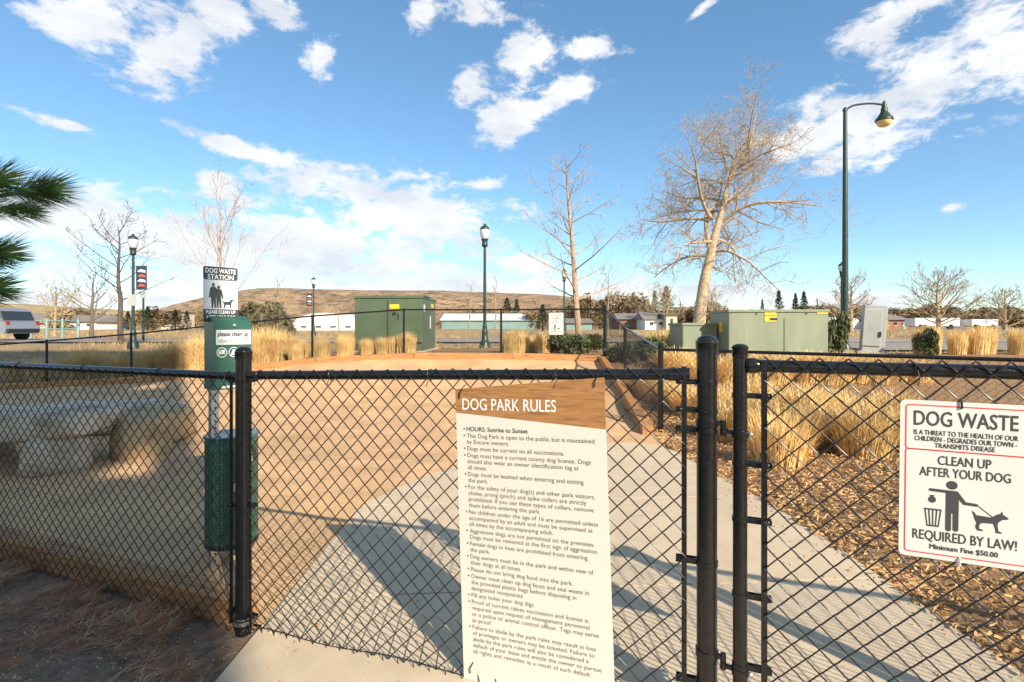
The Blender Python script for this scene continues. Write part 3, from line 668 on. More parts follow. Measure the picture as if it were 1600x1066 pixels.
timber('edging_timber', (2.20, 12.45, H(2.2, 12.45)+.10), (2.20, 9.9, H(2.2, 9.9)+.07), .14, .18, 'upper half of the timber running down the side fence')
timber('edging_timber', (2.19, 9.88, H(2.2, 9.88)+.075), (1.86, 7.02, H(1.9, 7.0)+.055), .15, .17, 'lower timber by the side fence ending near the path')
def boulder(name, loc, dims, label, m, seed, flat=.55):
    bm = bmesh.new(); bmesh.ops.create_icosphere(bm, subdivisions=4, radius=1)
    for v in bm.verts:
        p = v.co.copy(); q = Vector([math.copysign(abs(c)**flat, c) for c in p]); q += p*.14*noise.noise(p*1.7+Vector((seed, 0, 0)))+p*.06*noise.noise(p*5+Vector((seed, 3, 0)))
        v.co = Vector((q.x*dims[0]/2, q.y*dims[1]/2, q.z*dims[2]/2))
    me = bpy.data.meshes.new(name); bm.to_mesh(me); bm.free(); me.materials.append(m); [setattr(p, 'use_smooth', True) for p in me.polygons]
    o = bpy.data.objects.new(name, me); COL.objects.link(o); o.location = loc; o.rotation_euler = (0, 0, seed*.4); return tag(o, label, 'boulder', 'boulders in the shaded gravel yard')
boulder('boulder', (-5.15, 5.35, .47), (1.75, .85, .30), 'long pale flat slab boulder raised on stones at the left picture edge', M_stone, .2, .45)
boulder('boulder', (-4.62, 5.20, .16), (.55, .5, .46), 'pale stone propping the right end of the flat slab', M_stone, 1.4, .6)
boulder('boulder', (-4.17, 5.75, .20), (.52, .5, .62), 'yellowish upright boulder right of the pale slab', M_stone2, 2.1, .7)
boulder('boulder', (-4.45, 6.6, .20), (.75, .5, .5), 'brown boulder behind the yellowish one', M_stone2, 4.1, .65)
boulder('boulder', (-5.6, 7.1, .22), (1.9, .7, .42), 'low grey slab boulder behind the long pale one', M_stone, .25, .5)
boulder('boulder', (-6.0, 5.6, .14), (.8, .7, .45), 'rounded stone propping the left end of the flat slab', M_stone2, 3.3, .7)

# ------------------------------------------------------------------ mulch chips, needles, dry grass
def scatter_chips():
    mb = MB(); rnd = random.Random(5); cnt = 0
    while cnt < 15000:
        y = rnd.uniform(.8, 9); x = 1.93+rnd.random()**1.3*6.5
        if x > y*1.02+.3: continue
        cnt += 1; z = H(x, y)+.03+rnd.uniform(0, .025); l = rnd.uniform(.015, .055); w = rnd.uniform(.004, .014); a = rnd.uniform(0, 6.28); t = rnd.uniform(-.5, .5)
        d = Vector((math.cos(a), math.sin(a), t)).normalized()*l/2; n = Vector((-math.sin(a), math.cos(a), rnd.uniform(-.7, .7))).normalized()*w/2; c = Vector((x, y, z)); up = Vector((0, 0, .004))
        mb.add([c-d-n, c+d-n*.6, c+d+n*.7, c-d+n, c-d*.8-n+up*2, c+d*.9+up*2.4], [(0, 1, 2, 3), (0, 4, 5, 1), (3, 2, 5, 4)])
    tag(mb.build('wood_chips', M_chip), 'coarse tan wood chips strewn over the right-hand bed', None, kind='stuff')
scatter_chips()
def blade(mb, c, a, l, w, lean, curl=.3, n=3):
    d = Vector((math.cos(a), math.sin(a), 0)); s = Vector((-d.y, d.x, 0)); vs = []; fs = []
    for i in range(n+1):
        t = i/n; ln = lean*t+curl*t*t; p = c+d*(l*ln)+Vector((0, 0, l*t*(1-.35*min(1, ln*ln)))); ww = w*(1-t*.85)/2
        vs += [p-s*ww, p+s*ww]
    for i in range(n): fs.append((2*i, 2*i+1, 2*i+3, 2*i+2))
    mb.add(vs, fs)
def scatter_needles():
    mb = MB(); rnd = random.Random(9); n = 0
    while n < 6500:
        x = rnd.uniform(-5.2, -1.15); fy = fence_y(x); y = fy-abs(rnd.gauss(0, .40))+.05
        if rnd.random() < .25: y = rnd.uniform(.9, fy)
        if y < .8 or noise.noise((x*2.4, y*2.4, 1)) < -.12+.25*rnd.random()*(1 if fy-y > .4 else 0): continue
        if x > -1.24 - .02: continue
        n += 1; l = rnd.uniform(.05, .15); a = rnd.gauss(.6, .8); t = rnd.uniform(-.05, .5)*max(.15, 1-(fy-y)); d = Vector((math.cos(a), math.sin(a), t)).normalized()*l
        c = Vector((x, y, H(x, y)-.005+rnd.uniform(0, .03))); s = Vector((-math.sin(a), math.cos(a), 0))*.0014; m_ = c+d*.5+Vector((0, 0, .01*rnd.random()))
        if (c+d).x > -1.21: continue
        mb.add([c-s, c+s, m_+s, m_-s, c+d], [(0, 1, 2, 3), (3, 2, 4)])
    tag(mb.build('fallen_needles', M_needle), 'reddish fallen pine needles along the foot of the left fence', None, kind='stuff')
scatter_needles()
def pebbles(name, m, n, pos, lab, smin, smax):
    mb = MB(); rnd = random.Random(17)
    k = 0
    while k < n:
        p = pos(rnd)
        if p is None: continue
        k += 1; x, y = p; r = rnd.uniform(smin, smax)*(1 if rnd.random() < .93 else 1.8); z = H(x, y)+.012
        vs = [(x+r*math.cos(a)*rnd.uniform(.7, 1.2), y+r*math.sin(a)*rnd.uniform(.7, 1.2), z-.004+rnd.uniform(0, .3)*r) for a in (0, 1.3, 2.6, 3.8, 5.1)]+[(x+rnd.uniform(-.3, .3)*r, y, z+r*.75)]
        mb.add(vs, [(i, (i+1) % 5, 5) for i in range(5)])
    tag(mb.build(name, m), lab, kind='stuff')
def yard_spot(r):
    y = 2.3+r.random()**1.7*7; x = r.uniform(-1.05*y, 1.8)
    if y < fence_y(x)+.2 or (x > -1.22 and y < 6.4): return None
    return x, y
def soil_spot(r):
    x = r.uniform(-4.5, -1.25); y = r.uniform(1.2, 3.6)
    return None if y > fence_y(x)-.05 else (x, y)
pebbles('yard_pebbles', tint(mat('yard_pebble', (.50, .31, .15), .9, 0, .4, 5), .3), 5000, yard_spot, 'small loose pebbles on the tan gravel yard', .003, .008)
pebbles('soil_grit', mat('soil_grit_stone', (.40, .31, .21), .9, 0, .45, 7), 2600, soil_spot, 'pale grit scattered on the shaded needle soil', .002, .0055)
def path_spot(r):
    y = r.uniform(1.5, 6); x = XL+.05+abs(r.gauss(0, .25)) if r.random() < .5 else XR-.03-abs(r.gauss(0, .18))
    return (x, y) if XL < x < XR and y < 4.4 else None
_H = H
H = lambda x, y: _H(x, y)+.028
pebbles('path_litter', M_chip, 260, path_spot, 'stray chips and grit along the path edges', .003, .008)
H = _H
def scatter_field():
    mb = MB(); rnd = random.Random(11); n = 0
    while n < 9000:
        y = 13.6+rnd.random()**1.6*60; x = rnd.uniform(-1.1, 1.1)*y
        if 22.4 < y < 30.5 or (15.5 < y < 23 and x > 11): continue
        if y < 18.5 and -9 < x < 12 and rnd.random() < .85: continue
        if noise.noise((x*.35, y*.35, 4)) < -.08: continue
        n += 1
        for k in range(3): blade(mb, Vector((x+rnd.gauss(0, .06), y+rnd.gauss(0, .06), H(x, y)-.06)), rnd.uniform(0, 6.28), rnd.uniform(.10, .26), .014*(1+y/25), rnd.uniform(.1, .5), .2, 2)
    tag(mb.build('dry_field_grass', M_drygr), 'dry tan field grass beyond the far fence', None, kind='stuff')
scatter_field()

# ornamental grass clumps
def grass_proto(seed, nb, h, w, spread_):
    mb = MB(); rnd = random.Random(seed)
    for k in range(nb):
        a = rnd.uniform(0, 6.28); r = w*math.sqrt(rnd.random()); c = Vector((r*math.cos(a), r*math.sin(a), -.03)); l = h*rnd.uniform(.55, 1.05)*(1-.25*(r/w)**2)
        blade(mb, c, a+rnd.gauss(0, .7), l, .010+.006*rnd.random(), rnd.uniform(.02, spread_), rnd.uniform(0, spread_), 3)
    return mb.mesh('ornamental_grass', M_grass)
GP = [grass_proto(1, 1100, .62, .20, .16), grass_proto(2, 900, .58, .20, .30), grass_proto(3, 900, .95, .24, .35), grass_proto(4, 1200, .52, .30, .42)]
GPN = [grass_proto(11, 1100, .60, .21, .30), grass_proto(12, 1100, .55, .25, .48)]
ORD = ['leftmost', 'second from left', 'third from left', 'fourth from left', 'fifth from left', 'sixth from left', 'seventh from left', 'eighth from left', 'ninth from left', 'tenth from left', 'eleventh from left', 'twelfth from left', 'thirteenth from left', 'fourteenth from left', 'fifteenth from left', 'sixteenth from left']
def clumps(rows, k, f, label, group, near=False):
    for i, (px, d, s_) in enumerate(sorted(rows)):
        kk = i % 2 if near else k; q = f*s_
        p = gp(px, d); o = bpy.data.objects.new('grass_clump', (GPN if near else GP)[kk]); COL.objects.link(o); o.location = p; wq = q*(.72 if 'parking' in label else 1); o.scale = (wq, wq, q*random.uniform(.92, 1.08)); o.rotation_euler = (0, 0, random.uniform(0, 6))
        tag(o, label % ORD[i], 'grass clump', group, 'thing')
clumps(((463, 14.3, .85), (502, 14.4, 1.0), (539, 14.3, 1.0), (573, 14.2, .8), (598, 14.2, .82), (616, 14.25, .85), (637, 14.2, .95)), 0, 1.15, '%s clipped blonde grass clump in the row before the big green transformer', 'clipped grasses before the transformer')
clumps(((797, 14.1, 1.0), (813, 14.2, 1.0), (848, 14.1, .9), (832, 14.6, .7)), 0, 1.15, '%s blonde grass clump between the lamp post and the slim young tree', 'clipped grasses between lamp and tree')
clumps(((392, 14.6, 1.3), (410, 15.2, 1.4), (432, 14.8, 1.2), (448, 15.6, 1.1), (405, 14.3, 1.0), (425, 16.2, 1.3), (470, 16.0, .8), (378, 15.8, 1.3)), 2, 1.0, '%s tall feathery blonde grass right of the dispenser', 'tall feathery grasses behind the waste station')
clumps(((20, 15.0, .8), (60, 14.8, .9), (110, 14.9, 1.0), (150, 15.3, 1.1), (180, 14.7, 1.0), (230, 15.0, 1.0), (262, 14.8, 1.2), (290, 15.0, 1.4), (308, 14.7, 1.35), (275, 15.9, 1.2), (130, 16.2, 1.0), (325, 15.2, 1.4)), 2, .9, '%s shaggy dry grass on the shaded bank left of the waste station', 'shaggy dry grasses on the shaded bank')
clumps(((997, 10.6, .9), (1018, 10.0, .9), (1036, 14.5, 1.3), (1060, 11.8, 1.2), (1084, 11.2, 1.0)), 3, 1.15, '%s rounded blonde grass clump just past the sloping side fence', 'blonde grasses by the side fence')
clumps(((1140, 11.2, 1.2), (1180, 11.3, 1.4), (1200, 11.2, 1.35), (1262, 11.3, 1.5), (1284, 11.2, 1.45), (1332, 11.3, 1.45), (1352, 11.2, 1.35), (1395, 11.4, 1.2), (1425, 11.3, 1.15)), 3, 1.05, '%s low blonde grass mound showing over the gate rail', 'low grass mounds over the gate rail')
clumps(((1442, 13.4, 1.4), (1454, 13.5, 1.4), (1496, 13.4, 1.25), (1528, 13.4, 1.45), (1540, 13.5, 1.4), (1592, 13.4, 1.35)), 0, 1.0,  '%s upright blonde grass clump beside the parking lot', 'upright grass clumps beside the parking lot')
clumps(((1085, 8.6, 1.2), (1130, 8.2, 1.25), (1150, 6.9, 1.2), (1205, 7.6, 1.3), (1225, 6.3, 1.25), (1262, 7.3, 1.3), (1300, 6.6, 1.2), (1325, 7.7, 1.3), (1365, 6.9, 1.25), (1350, 5.9, 1.2), (1215, 5.35, 1.05), (1400, 7.7, 1.2), (1290, 8.3, 1.2), (1180, 8.7, 1.2), (1060, 9.2, 1.0), (1420, 6.5, 1.1)), 0, 1.0, '%s bushy golden grass in the chip bed behind the gate', 'golden grasses in the chip bed', True)

# ------------------------------------------------------------------ shrubs, conifers and bare trees
def leaf_cloud(name, m, seed, n, rx, ry, rz, size, base=0.0, lobes=7):
    mb = MB(); rnd = random.Random(seed); L_ = [(rnd.uniform(-.6, .6), rnd.uniform(-.6, .6), rnd.uniform(.25, .8), rnd.uniform(.25, .5)) for _ in range(lobes)]
    for k in range(n):
        lx, ly, lz, lr = rnd.choice(L_); v = Vector((rnd.gauss(0, 1), rnd.gauss(0, 1), rnd.gauss(0, 1))).normalized()*lr*rnd.uniform(.45, 1.08)
        c = Vector(((lx+v.x)*rx, (ly+v.y)*ry, max(.02, (lz+v.z*.8))*rz+base)); s = size*rnd.uniform(.5, 1.4)
        a = Vector((rnd.gauss(0, 1), rnd.gauss(0, 1), rnd.gauss(.4, 1))).normalized()*s; b = a.orthogonal().normalized()*s*.4
        mb.add([c-a, c+b, c+a, c-b], [(0, 1, 2, 3)])
    return mb.mesh(name, m)
def put(mesh, name, loc, s, label, cat, group=None):
    o = bpy.data.objects.new(name, mesh); COL.objects.link(o); o.location = loc; o.scale = s if not isinstance(s, (int, float)) else (s, s, s); o.rotation_euler = (0, 0, random.uniform(0, 6)); return tag(o, label, cat, group)
JM = leaf_cloud('juniper_shrub', M_jun, 3, 2600, .9, .6, .55, .055)
for px, d, s, lb in ((885, 14.2, 1.0, 'low dark juniper at the foot of the slim young tree'), (860, 14.8, .8, 'low dark juniper under the far fence sign'), (925, 14.4, .9, 'low dark juniper left of the far corner post'), (968, 12.6, .8, 'dark juniper just right of the far corner post'),
                     (443, 14.9, .55, 'small dark juniper among the blonde grasses'), (1000, 12.8, .9, 'dark juniper behind the sloping side fence')):
    put(JM, 'juniper_shrub', gp(px, d), s, lb, 'shrub', 'low junipers past the far fence')
put(JM, 'juniper_shrub', gp(1305, 14.5), (.55, .55, 1.9), 'upright dark shrub between the sage cabinet and the tall street light', 'shrub')
put(JM, 'juniper_shrub', gp(1445, 13.2), (.5, .5, 1.2), 'dark shrub behind the upright grass clump by the lot', 'shrub')

def conifer(seed, n=900):
    mb = MB(); rnd = random.Random(seed); tr = MB()
    mb.tube([(0, 0, 0), (0, 0, .97)], [.02, .003], 5)
    for k in range(n):
        t = rnd.random()**.8; r = (.24*(1-t)+.012)*(.55+.45*abs(math.sin(t*34+rnd.random())))*rnd.uniform(.5, 1.1); a = rnd.uniform(0, 6.28); c = Vector((r*math.cos(a), r*math.sin(a), .05+t*.93-r*.25)); d = Vector((math.cos(a), math.sin(a), -.35+rnd.gauss(0, .3))).normalized()*.035; b = Vector((-math.sin(a), math.cos(a), rnd.gauss(0, .4)))*.014
        mb.add([c-d, c+b, c+d, c-b], [(0, 1, 2, 3)])
    return mb.mesh('conifer', M_conif)
CM = [conifer(1), conifer(2)]
def far_con(px, top, d, wid, label, k=0):
    b = gp(px, d); h = ZC+(HY-top)/F*d-b.z; put(CM[k], 'conifer', b, (h*wid*1.9, h*wid*1.9, h*1.03), label, 'conifer', 'distant conifers')
for px, top, d, wid, lb in ((1041, 448, 130, .75, 'taller dark conifer behind the brick house'), (1023, 455, 135, .5, 'slim dark conifer beside the taller one behind the brick house'), (1217, 454, 150, .6, 'distant conifer just above the sage cabinet, left of the pair'), (1243, 459, 150, .55, 'left one of the distant conifer pair above the sage cabinet'), (1256, 456, 150, .6, 'right one of the distant conifer pair above the sage cabinet'), (1191, 468, 150, .4, 'slim distant conifer above the left end of the sage cabinet'),
                        (1118, 476, 140, .9, 'dark conifer right of the cottonwood trunk'), (848, 476, 70, .9, 'dark conifer behind the sign on the far fence'), (231, 479, 75, .8, 'dark conifer right of the banner lamp post'), (274, 484, 80, .9, 'olive conifer left of the waste station'), (292, 486, 85, .8, 'olive conifer close to the waste station plate'), (200, 487, 80, .9, 'conifer behind the banner lamp post'), (1085, 488, 120, 1.2, 'broad dark conifer between the houses and the cottonwood'), (792, 466, 300, .9, 'small conifer on the mesa foot right of the lamp'), (807, 468, 300, .7, 'small dark conifer on the mesa foot, second right of the lamp')):
    far_con(px, top, d, wid, lb, random.randint(0, 1))
PJ = leaf_cloud('pinyon_shrub', mat('pinyon', (.15, .13, .07), .9, 0, .4, 3, extra=[((.26, .20, .11), 2, .5, .64)]), 8, 3800, 1, .8, 1.05, .10, lobes=12)
p = gp(398, 24); put(PJ, 'pinyon_shrub', p, (1.5, 1.4, 1.75), 'broad olive pine shrub behind the waste station and tall grasses', 'shrub')
p = gp(425, 25); put(PJ, 'pinyon_shrub', p, (1.3, 1.2, 1.7), 'rounded olive pine shrub left of the slim pale tree', 'shrub')
SC = [leaf_cloud('bare_thicket', M_scrub, s, 1500, 1, .8, 1, .09, lobes=10) for s in (21, 22, 23)]
rnd = random.Random(31)
sc = [(x, 497-rnd.random()*14, rnd.uniform(90, 190), rnd.uniform(.8, 1.6)) for x in range(-40, 330, 26)]+[(x, 494-rnd.random()*12, rnd.uniform(110, 230), rnd.uniform(.8, 1.5)) for x in range(700, 1000, 24)]+[(x, 488-rnd.random()*14, rnd.uniform(110, 210), rnd.uniform(.8, 1.5)) for x in range(1010, 1640, 22)]
sc += [(925, 464, 120, .8), (980, 462, 130, .9), (1005, 472, 120, .8), (1050, 482, 110, .7), (1105, 480, 110, .8), (905, 470, 130, .7)]
for lo, hi, nm in ((-100, 350, 'left of the waste station'), (350, 1005, 'behind the far fence'), (1005, 1700, 'beyond the cabinets on the right')):
    mb = MB()
    for px, top, d, wd in sc:
        if lo <= px < hi:
            b = gp(px, d); h = ZC+(HY-top)/F*d-b.z; me = SC[int(d) % 3]; a = rnd.uniform(0, 6)
            mb.add([(b.x+h*wd*(v.co.x*math.cos(a)-v.co.y*math.sin(a)), b.y+h*wd*(v.co.x*math.sin(a)+v.co.y*math.cos(a)), b.z+h*v.co.z) for v in me.vertices], [tuple(p.vertices) for p in me.polygons])
    me = mb.mesh('far_thicket', M_scrub); o = bpy.data.objects.new('far_thicket', me); COL.objects.link(o); tag(o, 'tan leafless thickets massed along the skyline '+nm, kind='stuff')

def grow(mb, pts, r0, r1, rnd, level, maxlev, kids, kl, updir, spread_, sides, rmin, wig=.12, start=.25, taper=.45):
    n = len(pts); rad = [r0+(r1-r0)*(i/(n-1))**.9 for i in range(n)]; mb.tube(pts, rad, sides if level == 0 else max(3, sides-level-1), cap=False)
    if level >= maxlev: return
    L_ = sum((pts[i+1]-pts[i]).length for i in range(n-1))
    for k in range(kids[level]):
        t = start+(1-start)*(k+rnd.random())/kids[level]; f = min(t*(n-1), n-1.001); i = int(f); p = pts[i].lerp(pts[i+1], f-i); tan = (pts[i+1]-pts[i]).normalized()
        s = Vector((rnd.gauss(0, 1), rnd.gauss(0, 1), rnd.gauss(0, 1))); s -= tan*s.dot(tan); s.normalize()
        d = (tan*(1-spread_)+s*spread_*1.2+Vector((0, 0, updir))).normalized(); ln = L_*kl*rnd.uniform(.6, 1.2)*(1-taper*t); rr = max(rmin, (r0+(r1-r0)*t)*.55)
        q = [p]; m = 4 if level < 2 else 3; dd = d.copy()
        for j in range(m): dd = (dd+Vector((rnd.gauss(0, wig), rnd.gauss(0, wig), rnd.gauss(0, wig)+updir*.25))).normalized(); q.append(q[-1]+dd*ln/m)
        grow(mb, q, rr, max(rmin*.6, rr*.35), rnd, level+1, maxlev, kids, kl, updir, spread_, sides, rmin, wig, .2, taper)
def smooth_path(P, k=3):
    P = [Vector(p) for p in P]; out = []
    for i in range(len(P)-1):
        a, b, c, d = P[max(i-1, 0)], P[i], P[i+1], P[min(i+2, len(P)-1)]
        for j in range(k):
            t = j/k; out.append(.5*((2*b)+(c-a)*t+(2*a-5*b+4*c-d)*t*t+(3*b-a-3*c+d)*t**3))
    out.append(P[-1]); return out
def cottonwood():
    d = 30.0; base = gp(1092, d); rnd = random.Random(4); k = 2.88
    o = upd(empty('cottonwood_tree', base, 'large pale leafless cottonwood tree with a leaning trunk', 'tree'))
    def P(c, dy=0): return at(980+c[0]/k, 150+c[1]/k, d)+Vector((0, dy, 0))
    tr = [(325, 1085), (325, 1010), (345, 850), (370, 735), (392, 640), (428, 510), (452, 410), (485, 335), (528, 290), (558, 190), (580, 75)]
    tp = smooth_path([P(c) for c in tr], 4); mb = MB(); n = len(tp); mb.tube(tp, [.38*(1-i/(n-1))**1.4+.028 for i in range(n)], 12); mb.build('trunk', M_cotton, o)
    limbs = [([(372,690),(362,540),(428,482),(500,462),(600,410),(740,355)], .17, .6), ([(428,565),(480,522),(550,505),(640,515),(755,545)], .14, -1.2), ([(372,560),(300,540),(180,545),(95,515)], .12, 1.0), ([(372,545),(315,490),(270,400),(235,335),(180,270)], .13, -1.5),
             ([(435,478),(390,435),(310,415),(255,362)], .11, 1.6), ([(452,410),(455,330),(475,260),(540,200)], .12, -.8), ([(385,655),(290,668),(220,690),(160,760)], .11, -1.0), ([(372,722),(300,715),(220,750),(158,805)], .11, .8),
             ([(372,755),(450,765),(530,765)], .08, 1.5), ([(395,700),(430,708),(490,760),(520,820),(562,892)], .10, -1.4), ([(400,640),(490,660),(560,710),(620,738)], .10, 1.2), ([(490,330),(560,295),(660,270)], .09, -1.0),
             ([(470,270),(440,235),(400,190),(390,120)], .07, 1.0), ([(452,330),(390,270),(350,235)], .06, -1.0), ([(455,400),(400,330),(330,320)], .06, 2.0), ([(528,290),(600,215),(640,150)], .06, 1.6), ([(540,240),(500,170),(470,95)], .06, -1.4), ([(440,470),(540,400),(640,330)], .08, 2.4), ([(400,620),(470,560),(560,590),(600,640)], .07, 2.2), ([(430,520),(330,470),(220,470)], .08, 2.6)]
    cb = MB()
    for pts, r, dy in limbs:
        q = smooth_path([P(c, dy*2.2*(i/(len(pts)-1))) for i, c in enumerate(pts)], 3)
        grow(cb, q, r*.95, .022, rnd, 0, 3, (13, 7, 5), .46, .05, .55, 6, .0085, .13, .15, .05)
    grow(cb, tp[18:], .08, .02, rnd, 0, 3, (18, 7, 5), .40, .08, .55, 5, .0085, .13, .02, .1)
    cb.build('crown', M_cotton, o)
cottonwood()
def slim_tree(px, d, top_px, top_py, label, m, seed, r=.07, kids=(26, 6, 4), kl=.34, updir=.12, name='young_tree', spread_=.72, lev=3, rmin=.005, start=.2, sub=.2):
    b = gp(px, d); t = at(top_px, top_py, d); rnd = random.Random(seed); o = upd(empty(name, b, label, 'tree'))
    pts = [b+(t-b)*s+Vector((rnd.gauss(0, .02), rnd.gauss(0, .05), 0))*(t-b).length*.12 for s in frange(0, 1, 8)]; pts[0] = b-Vector((0, 0, .1)); pts[-1] = t
    q = smooth_path(pts, 2); n = len(q); mb = MB(); mb.tube(q, [r*(1-i/(n-1))**.8+.008 for i in range(n)], 8); mb.build('trunk', m, o)
    cb = MB(); rn = random.Random(seed+1); L_ = (t-b).length
    for k in range(kids[0]):
        s = start+(.97-start)*(k+rn.random())/kids[0]; f = s*(n-1); i = min(int(f), n-2); p = q[i].lerp(q[i+1], f-i); a = k*2.4+rn.uniform(-.5, .5)
        di = Vector((math.cos(a)*spread_, math.sin(a)*spread_, .18+updir+.35*s)).normalized(); ln = L_*kl*(1-.62*s)*rn.uniform(.75, 1.2); w = [p]
        for j in range(5): di = (di+Vector((rn.gauss(0, .12), rn.gauss(0, .12), .07+updir*.5))).normalized(); w.append(w[-1]+di*ln/5)
        grow(cb, w, max(.012, r*.36*(1-s*.6)), rmin, rn, 0, lev-1, kids[1:], .5, .1, .5, 5, rmin, .14, .25)
    cb.build('crown', m, o); return o
slim_tree(905, 16.0, 884, 250, 'slim young leafless tree behind the far fence corner', M_young, 5, .10, (24, 6, 4), .44, -.04, rmin=.0055, start=.24, spread_=.95)
slim_tree(343, 26, 345, 330, 'vase-shaped leafless tree rising behind the waste station plate', M_young, 9, .09, (16, 6, 4), .80, .30, spread_=.62, rmin=.008, start=.22)
slim_tree(189, 22, 184, 352, 'dark spreading leafless tree left of the banner lamp post', M_dark, 12, .11, (15, 6, 4), .62, .02, rmin=.008, start=.35, spread_=.9)
slim_tree(143, 30, 146, 428, 'small leafless tree left of the dark spreading one', M_bark, 15, .12, (14, 6, 4), .75, .05, rmin=.010, start=.25, spread_=.8)
slim_tree(435, 30, 434, 436, 'slim pale leafless tree near the far lamp with banner', M_tanb, 17, .07, (16, 5, 3), .4, .1, rmin=.008, start=.3)
slim_tree(530, 40, 528, 478, 'tiny bare sapling left of the big green transformer', M_tanb, 18, .06, (12, 4, 2), .4, .1, rmin=.009, start=.35, lev=2)
slim_tree(733, 40, 736, 445, 'pale bare sapling left of the middle lamp post', M_tanb, 19, .06, (14, 4, 3), .36, .1, rmin=.009, start=.3)
slim_tree(774, 42, 775, 430, 'pale bare sapling right of the middle lamp post', M_tanb, 20, .06, (14, 4, 3), .36, .1, rmin=.009, start=.3)
slim_tree(949, 34, 951, 425, 'pale bare sapling right of the slim young tree', M_tanb, 22, .06, (16, 5, 3), .42, .1, rmin=.008, start=.3)
slim_tree(1330, 75, 1330, 442, 'rounded leafless tree behind the tall street light', M_tanb, 24, .3, (24, 7, 5), .75, .1, rmin=.024, start=.12, spread_=.8)
slim_tree(1466, 70, 1464, 438, 'wide rounded leafless tree above the white trailers', M_tanb, 25, .35, (30, 8, 6), .95, .1, rmin=.024, start=.08, spread_=.85)
slim_tree(1112, 110, 1112, 455, 'faint leafless tree right of the cottonwood trunk', M_tanb, 26, .3, (20, 7, 4), .7, .1, rmin=.03, start=.15)
slim_tree(1570, 95, 1570, 462, 'low leafless tree at the right skyline', M_tanb, 27, .35, (26, 7, 5), 1.1, .05, rmin=.03, start=.08, spread_=.9)
slim_tree(1035, 100, 1038, 462, 'tan leafless tree before the dark conifers', M_tanb, 28, .3, (26, 7, 5), .9, .1, rmin=.03, start=.1)
slim_tree(85, 40, 88, 448, 'pale leafless tree at the left skyline', M_tanb, 29, .12, (20, 7, 4), .8, .1, rmin=.012, start=.15)

# pine at the left: trunk out of the picture, three branch ends in it
def pine():
    b = Vector((-3.15, 1.75, H(-3.15, 1.75))); o = upd(empty('pine_tree', b, 'green long-needled pine whose branch tips enter at the left edge', 'tree')); rnd = random.Random(2)
    mb = MB(); mb.tube([b-Vector((0, 0, .1)), b+Vector((.02, 0, 1.5)), b+Vector((0, .03, 3.4)), b+Vector((.03, 0, 4.6))], [.11, .085, .05, .012], 10); mb.build('trunk', M_bark, o)
    def tuft(nb, p, d, ln, n, L_):
        d = d.normalized()
        for k in range(n):
            t = rnd.random(); c = p+d*ln*t; s = Vector((rnd.gauss(0, 1), rnd.gauss(0, 1), rnd.gauss(0, 1))); s -= d*s.dot(d); s.normalize()
            f = .35+.75*rnd.random()*(1-.45*t); v = (d*(1.0)+s*f*1.15).normalized()*L_*rnd.uniform(.75, 1.1); e = s.cross(d)*.0014; m_ = c+v*.55+Vector((0, 0, -.004))+s*.006
            nb.add([c-e, c+e, m_+e, m_-e, c+v-Vector((0, 0, .006))], [(0, 1, 2, 3), (3, 2, 4)])
    br = MB(); nb = MB()
    ends = [(at(62, 297, 1.95), 1.0), (at(-14, 398, 1.9), .8), (at(-22, 452, 1.9), .75), (at(-20, 285, 1.8), .8)]
    for e, s in ends:
        st = Vector((b.x, b.y, e.z-.10)); mid = st.lerp(e, .55)+Vector((0, .03, -.05)); br.tube(smooth_path([st, mid, e], 4), [.018-.011*i/8 for i in range(9)], 6); d = (e-mid).normalized()
        tuft(nb, e-d*.10, d, .13, int(520*s), .135)
        tuft(nb, e-d*.22+Vector((.0, .05, -.03)), d+Vector((0, .5, -.1)), .10, int(240*s), .12)
    for k in range(46):
        z = .7+k*.085; a = k*2.4; 
        ln = 1.0*(1-z/5.2)+.2; d = Vector((math.cos(a), math.sin(a), .25)); tip = b+Vector((0, 0, z))+d*ln
        if tip.x > -1.25*max(tip.y, .2) - .35: continue
        br.tube([b+Vector((0, 0, z)), b+Vector((0, 0, z))+d*ln*.5-Vector((0, 0, .04)), tip], [.016, .011, .006], 5)
        for j in range(3): tuft(nb, tip-d*(.08+.2*j), d+Vector((rnd.gauss(0, .4), rnd.gauss(0, .4), .2)), .12, 80, .12)
    br.build('branches', M_bark, o); nb.build('needles', M_pine, o)
pine()

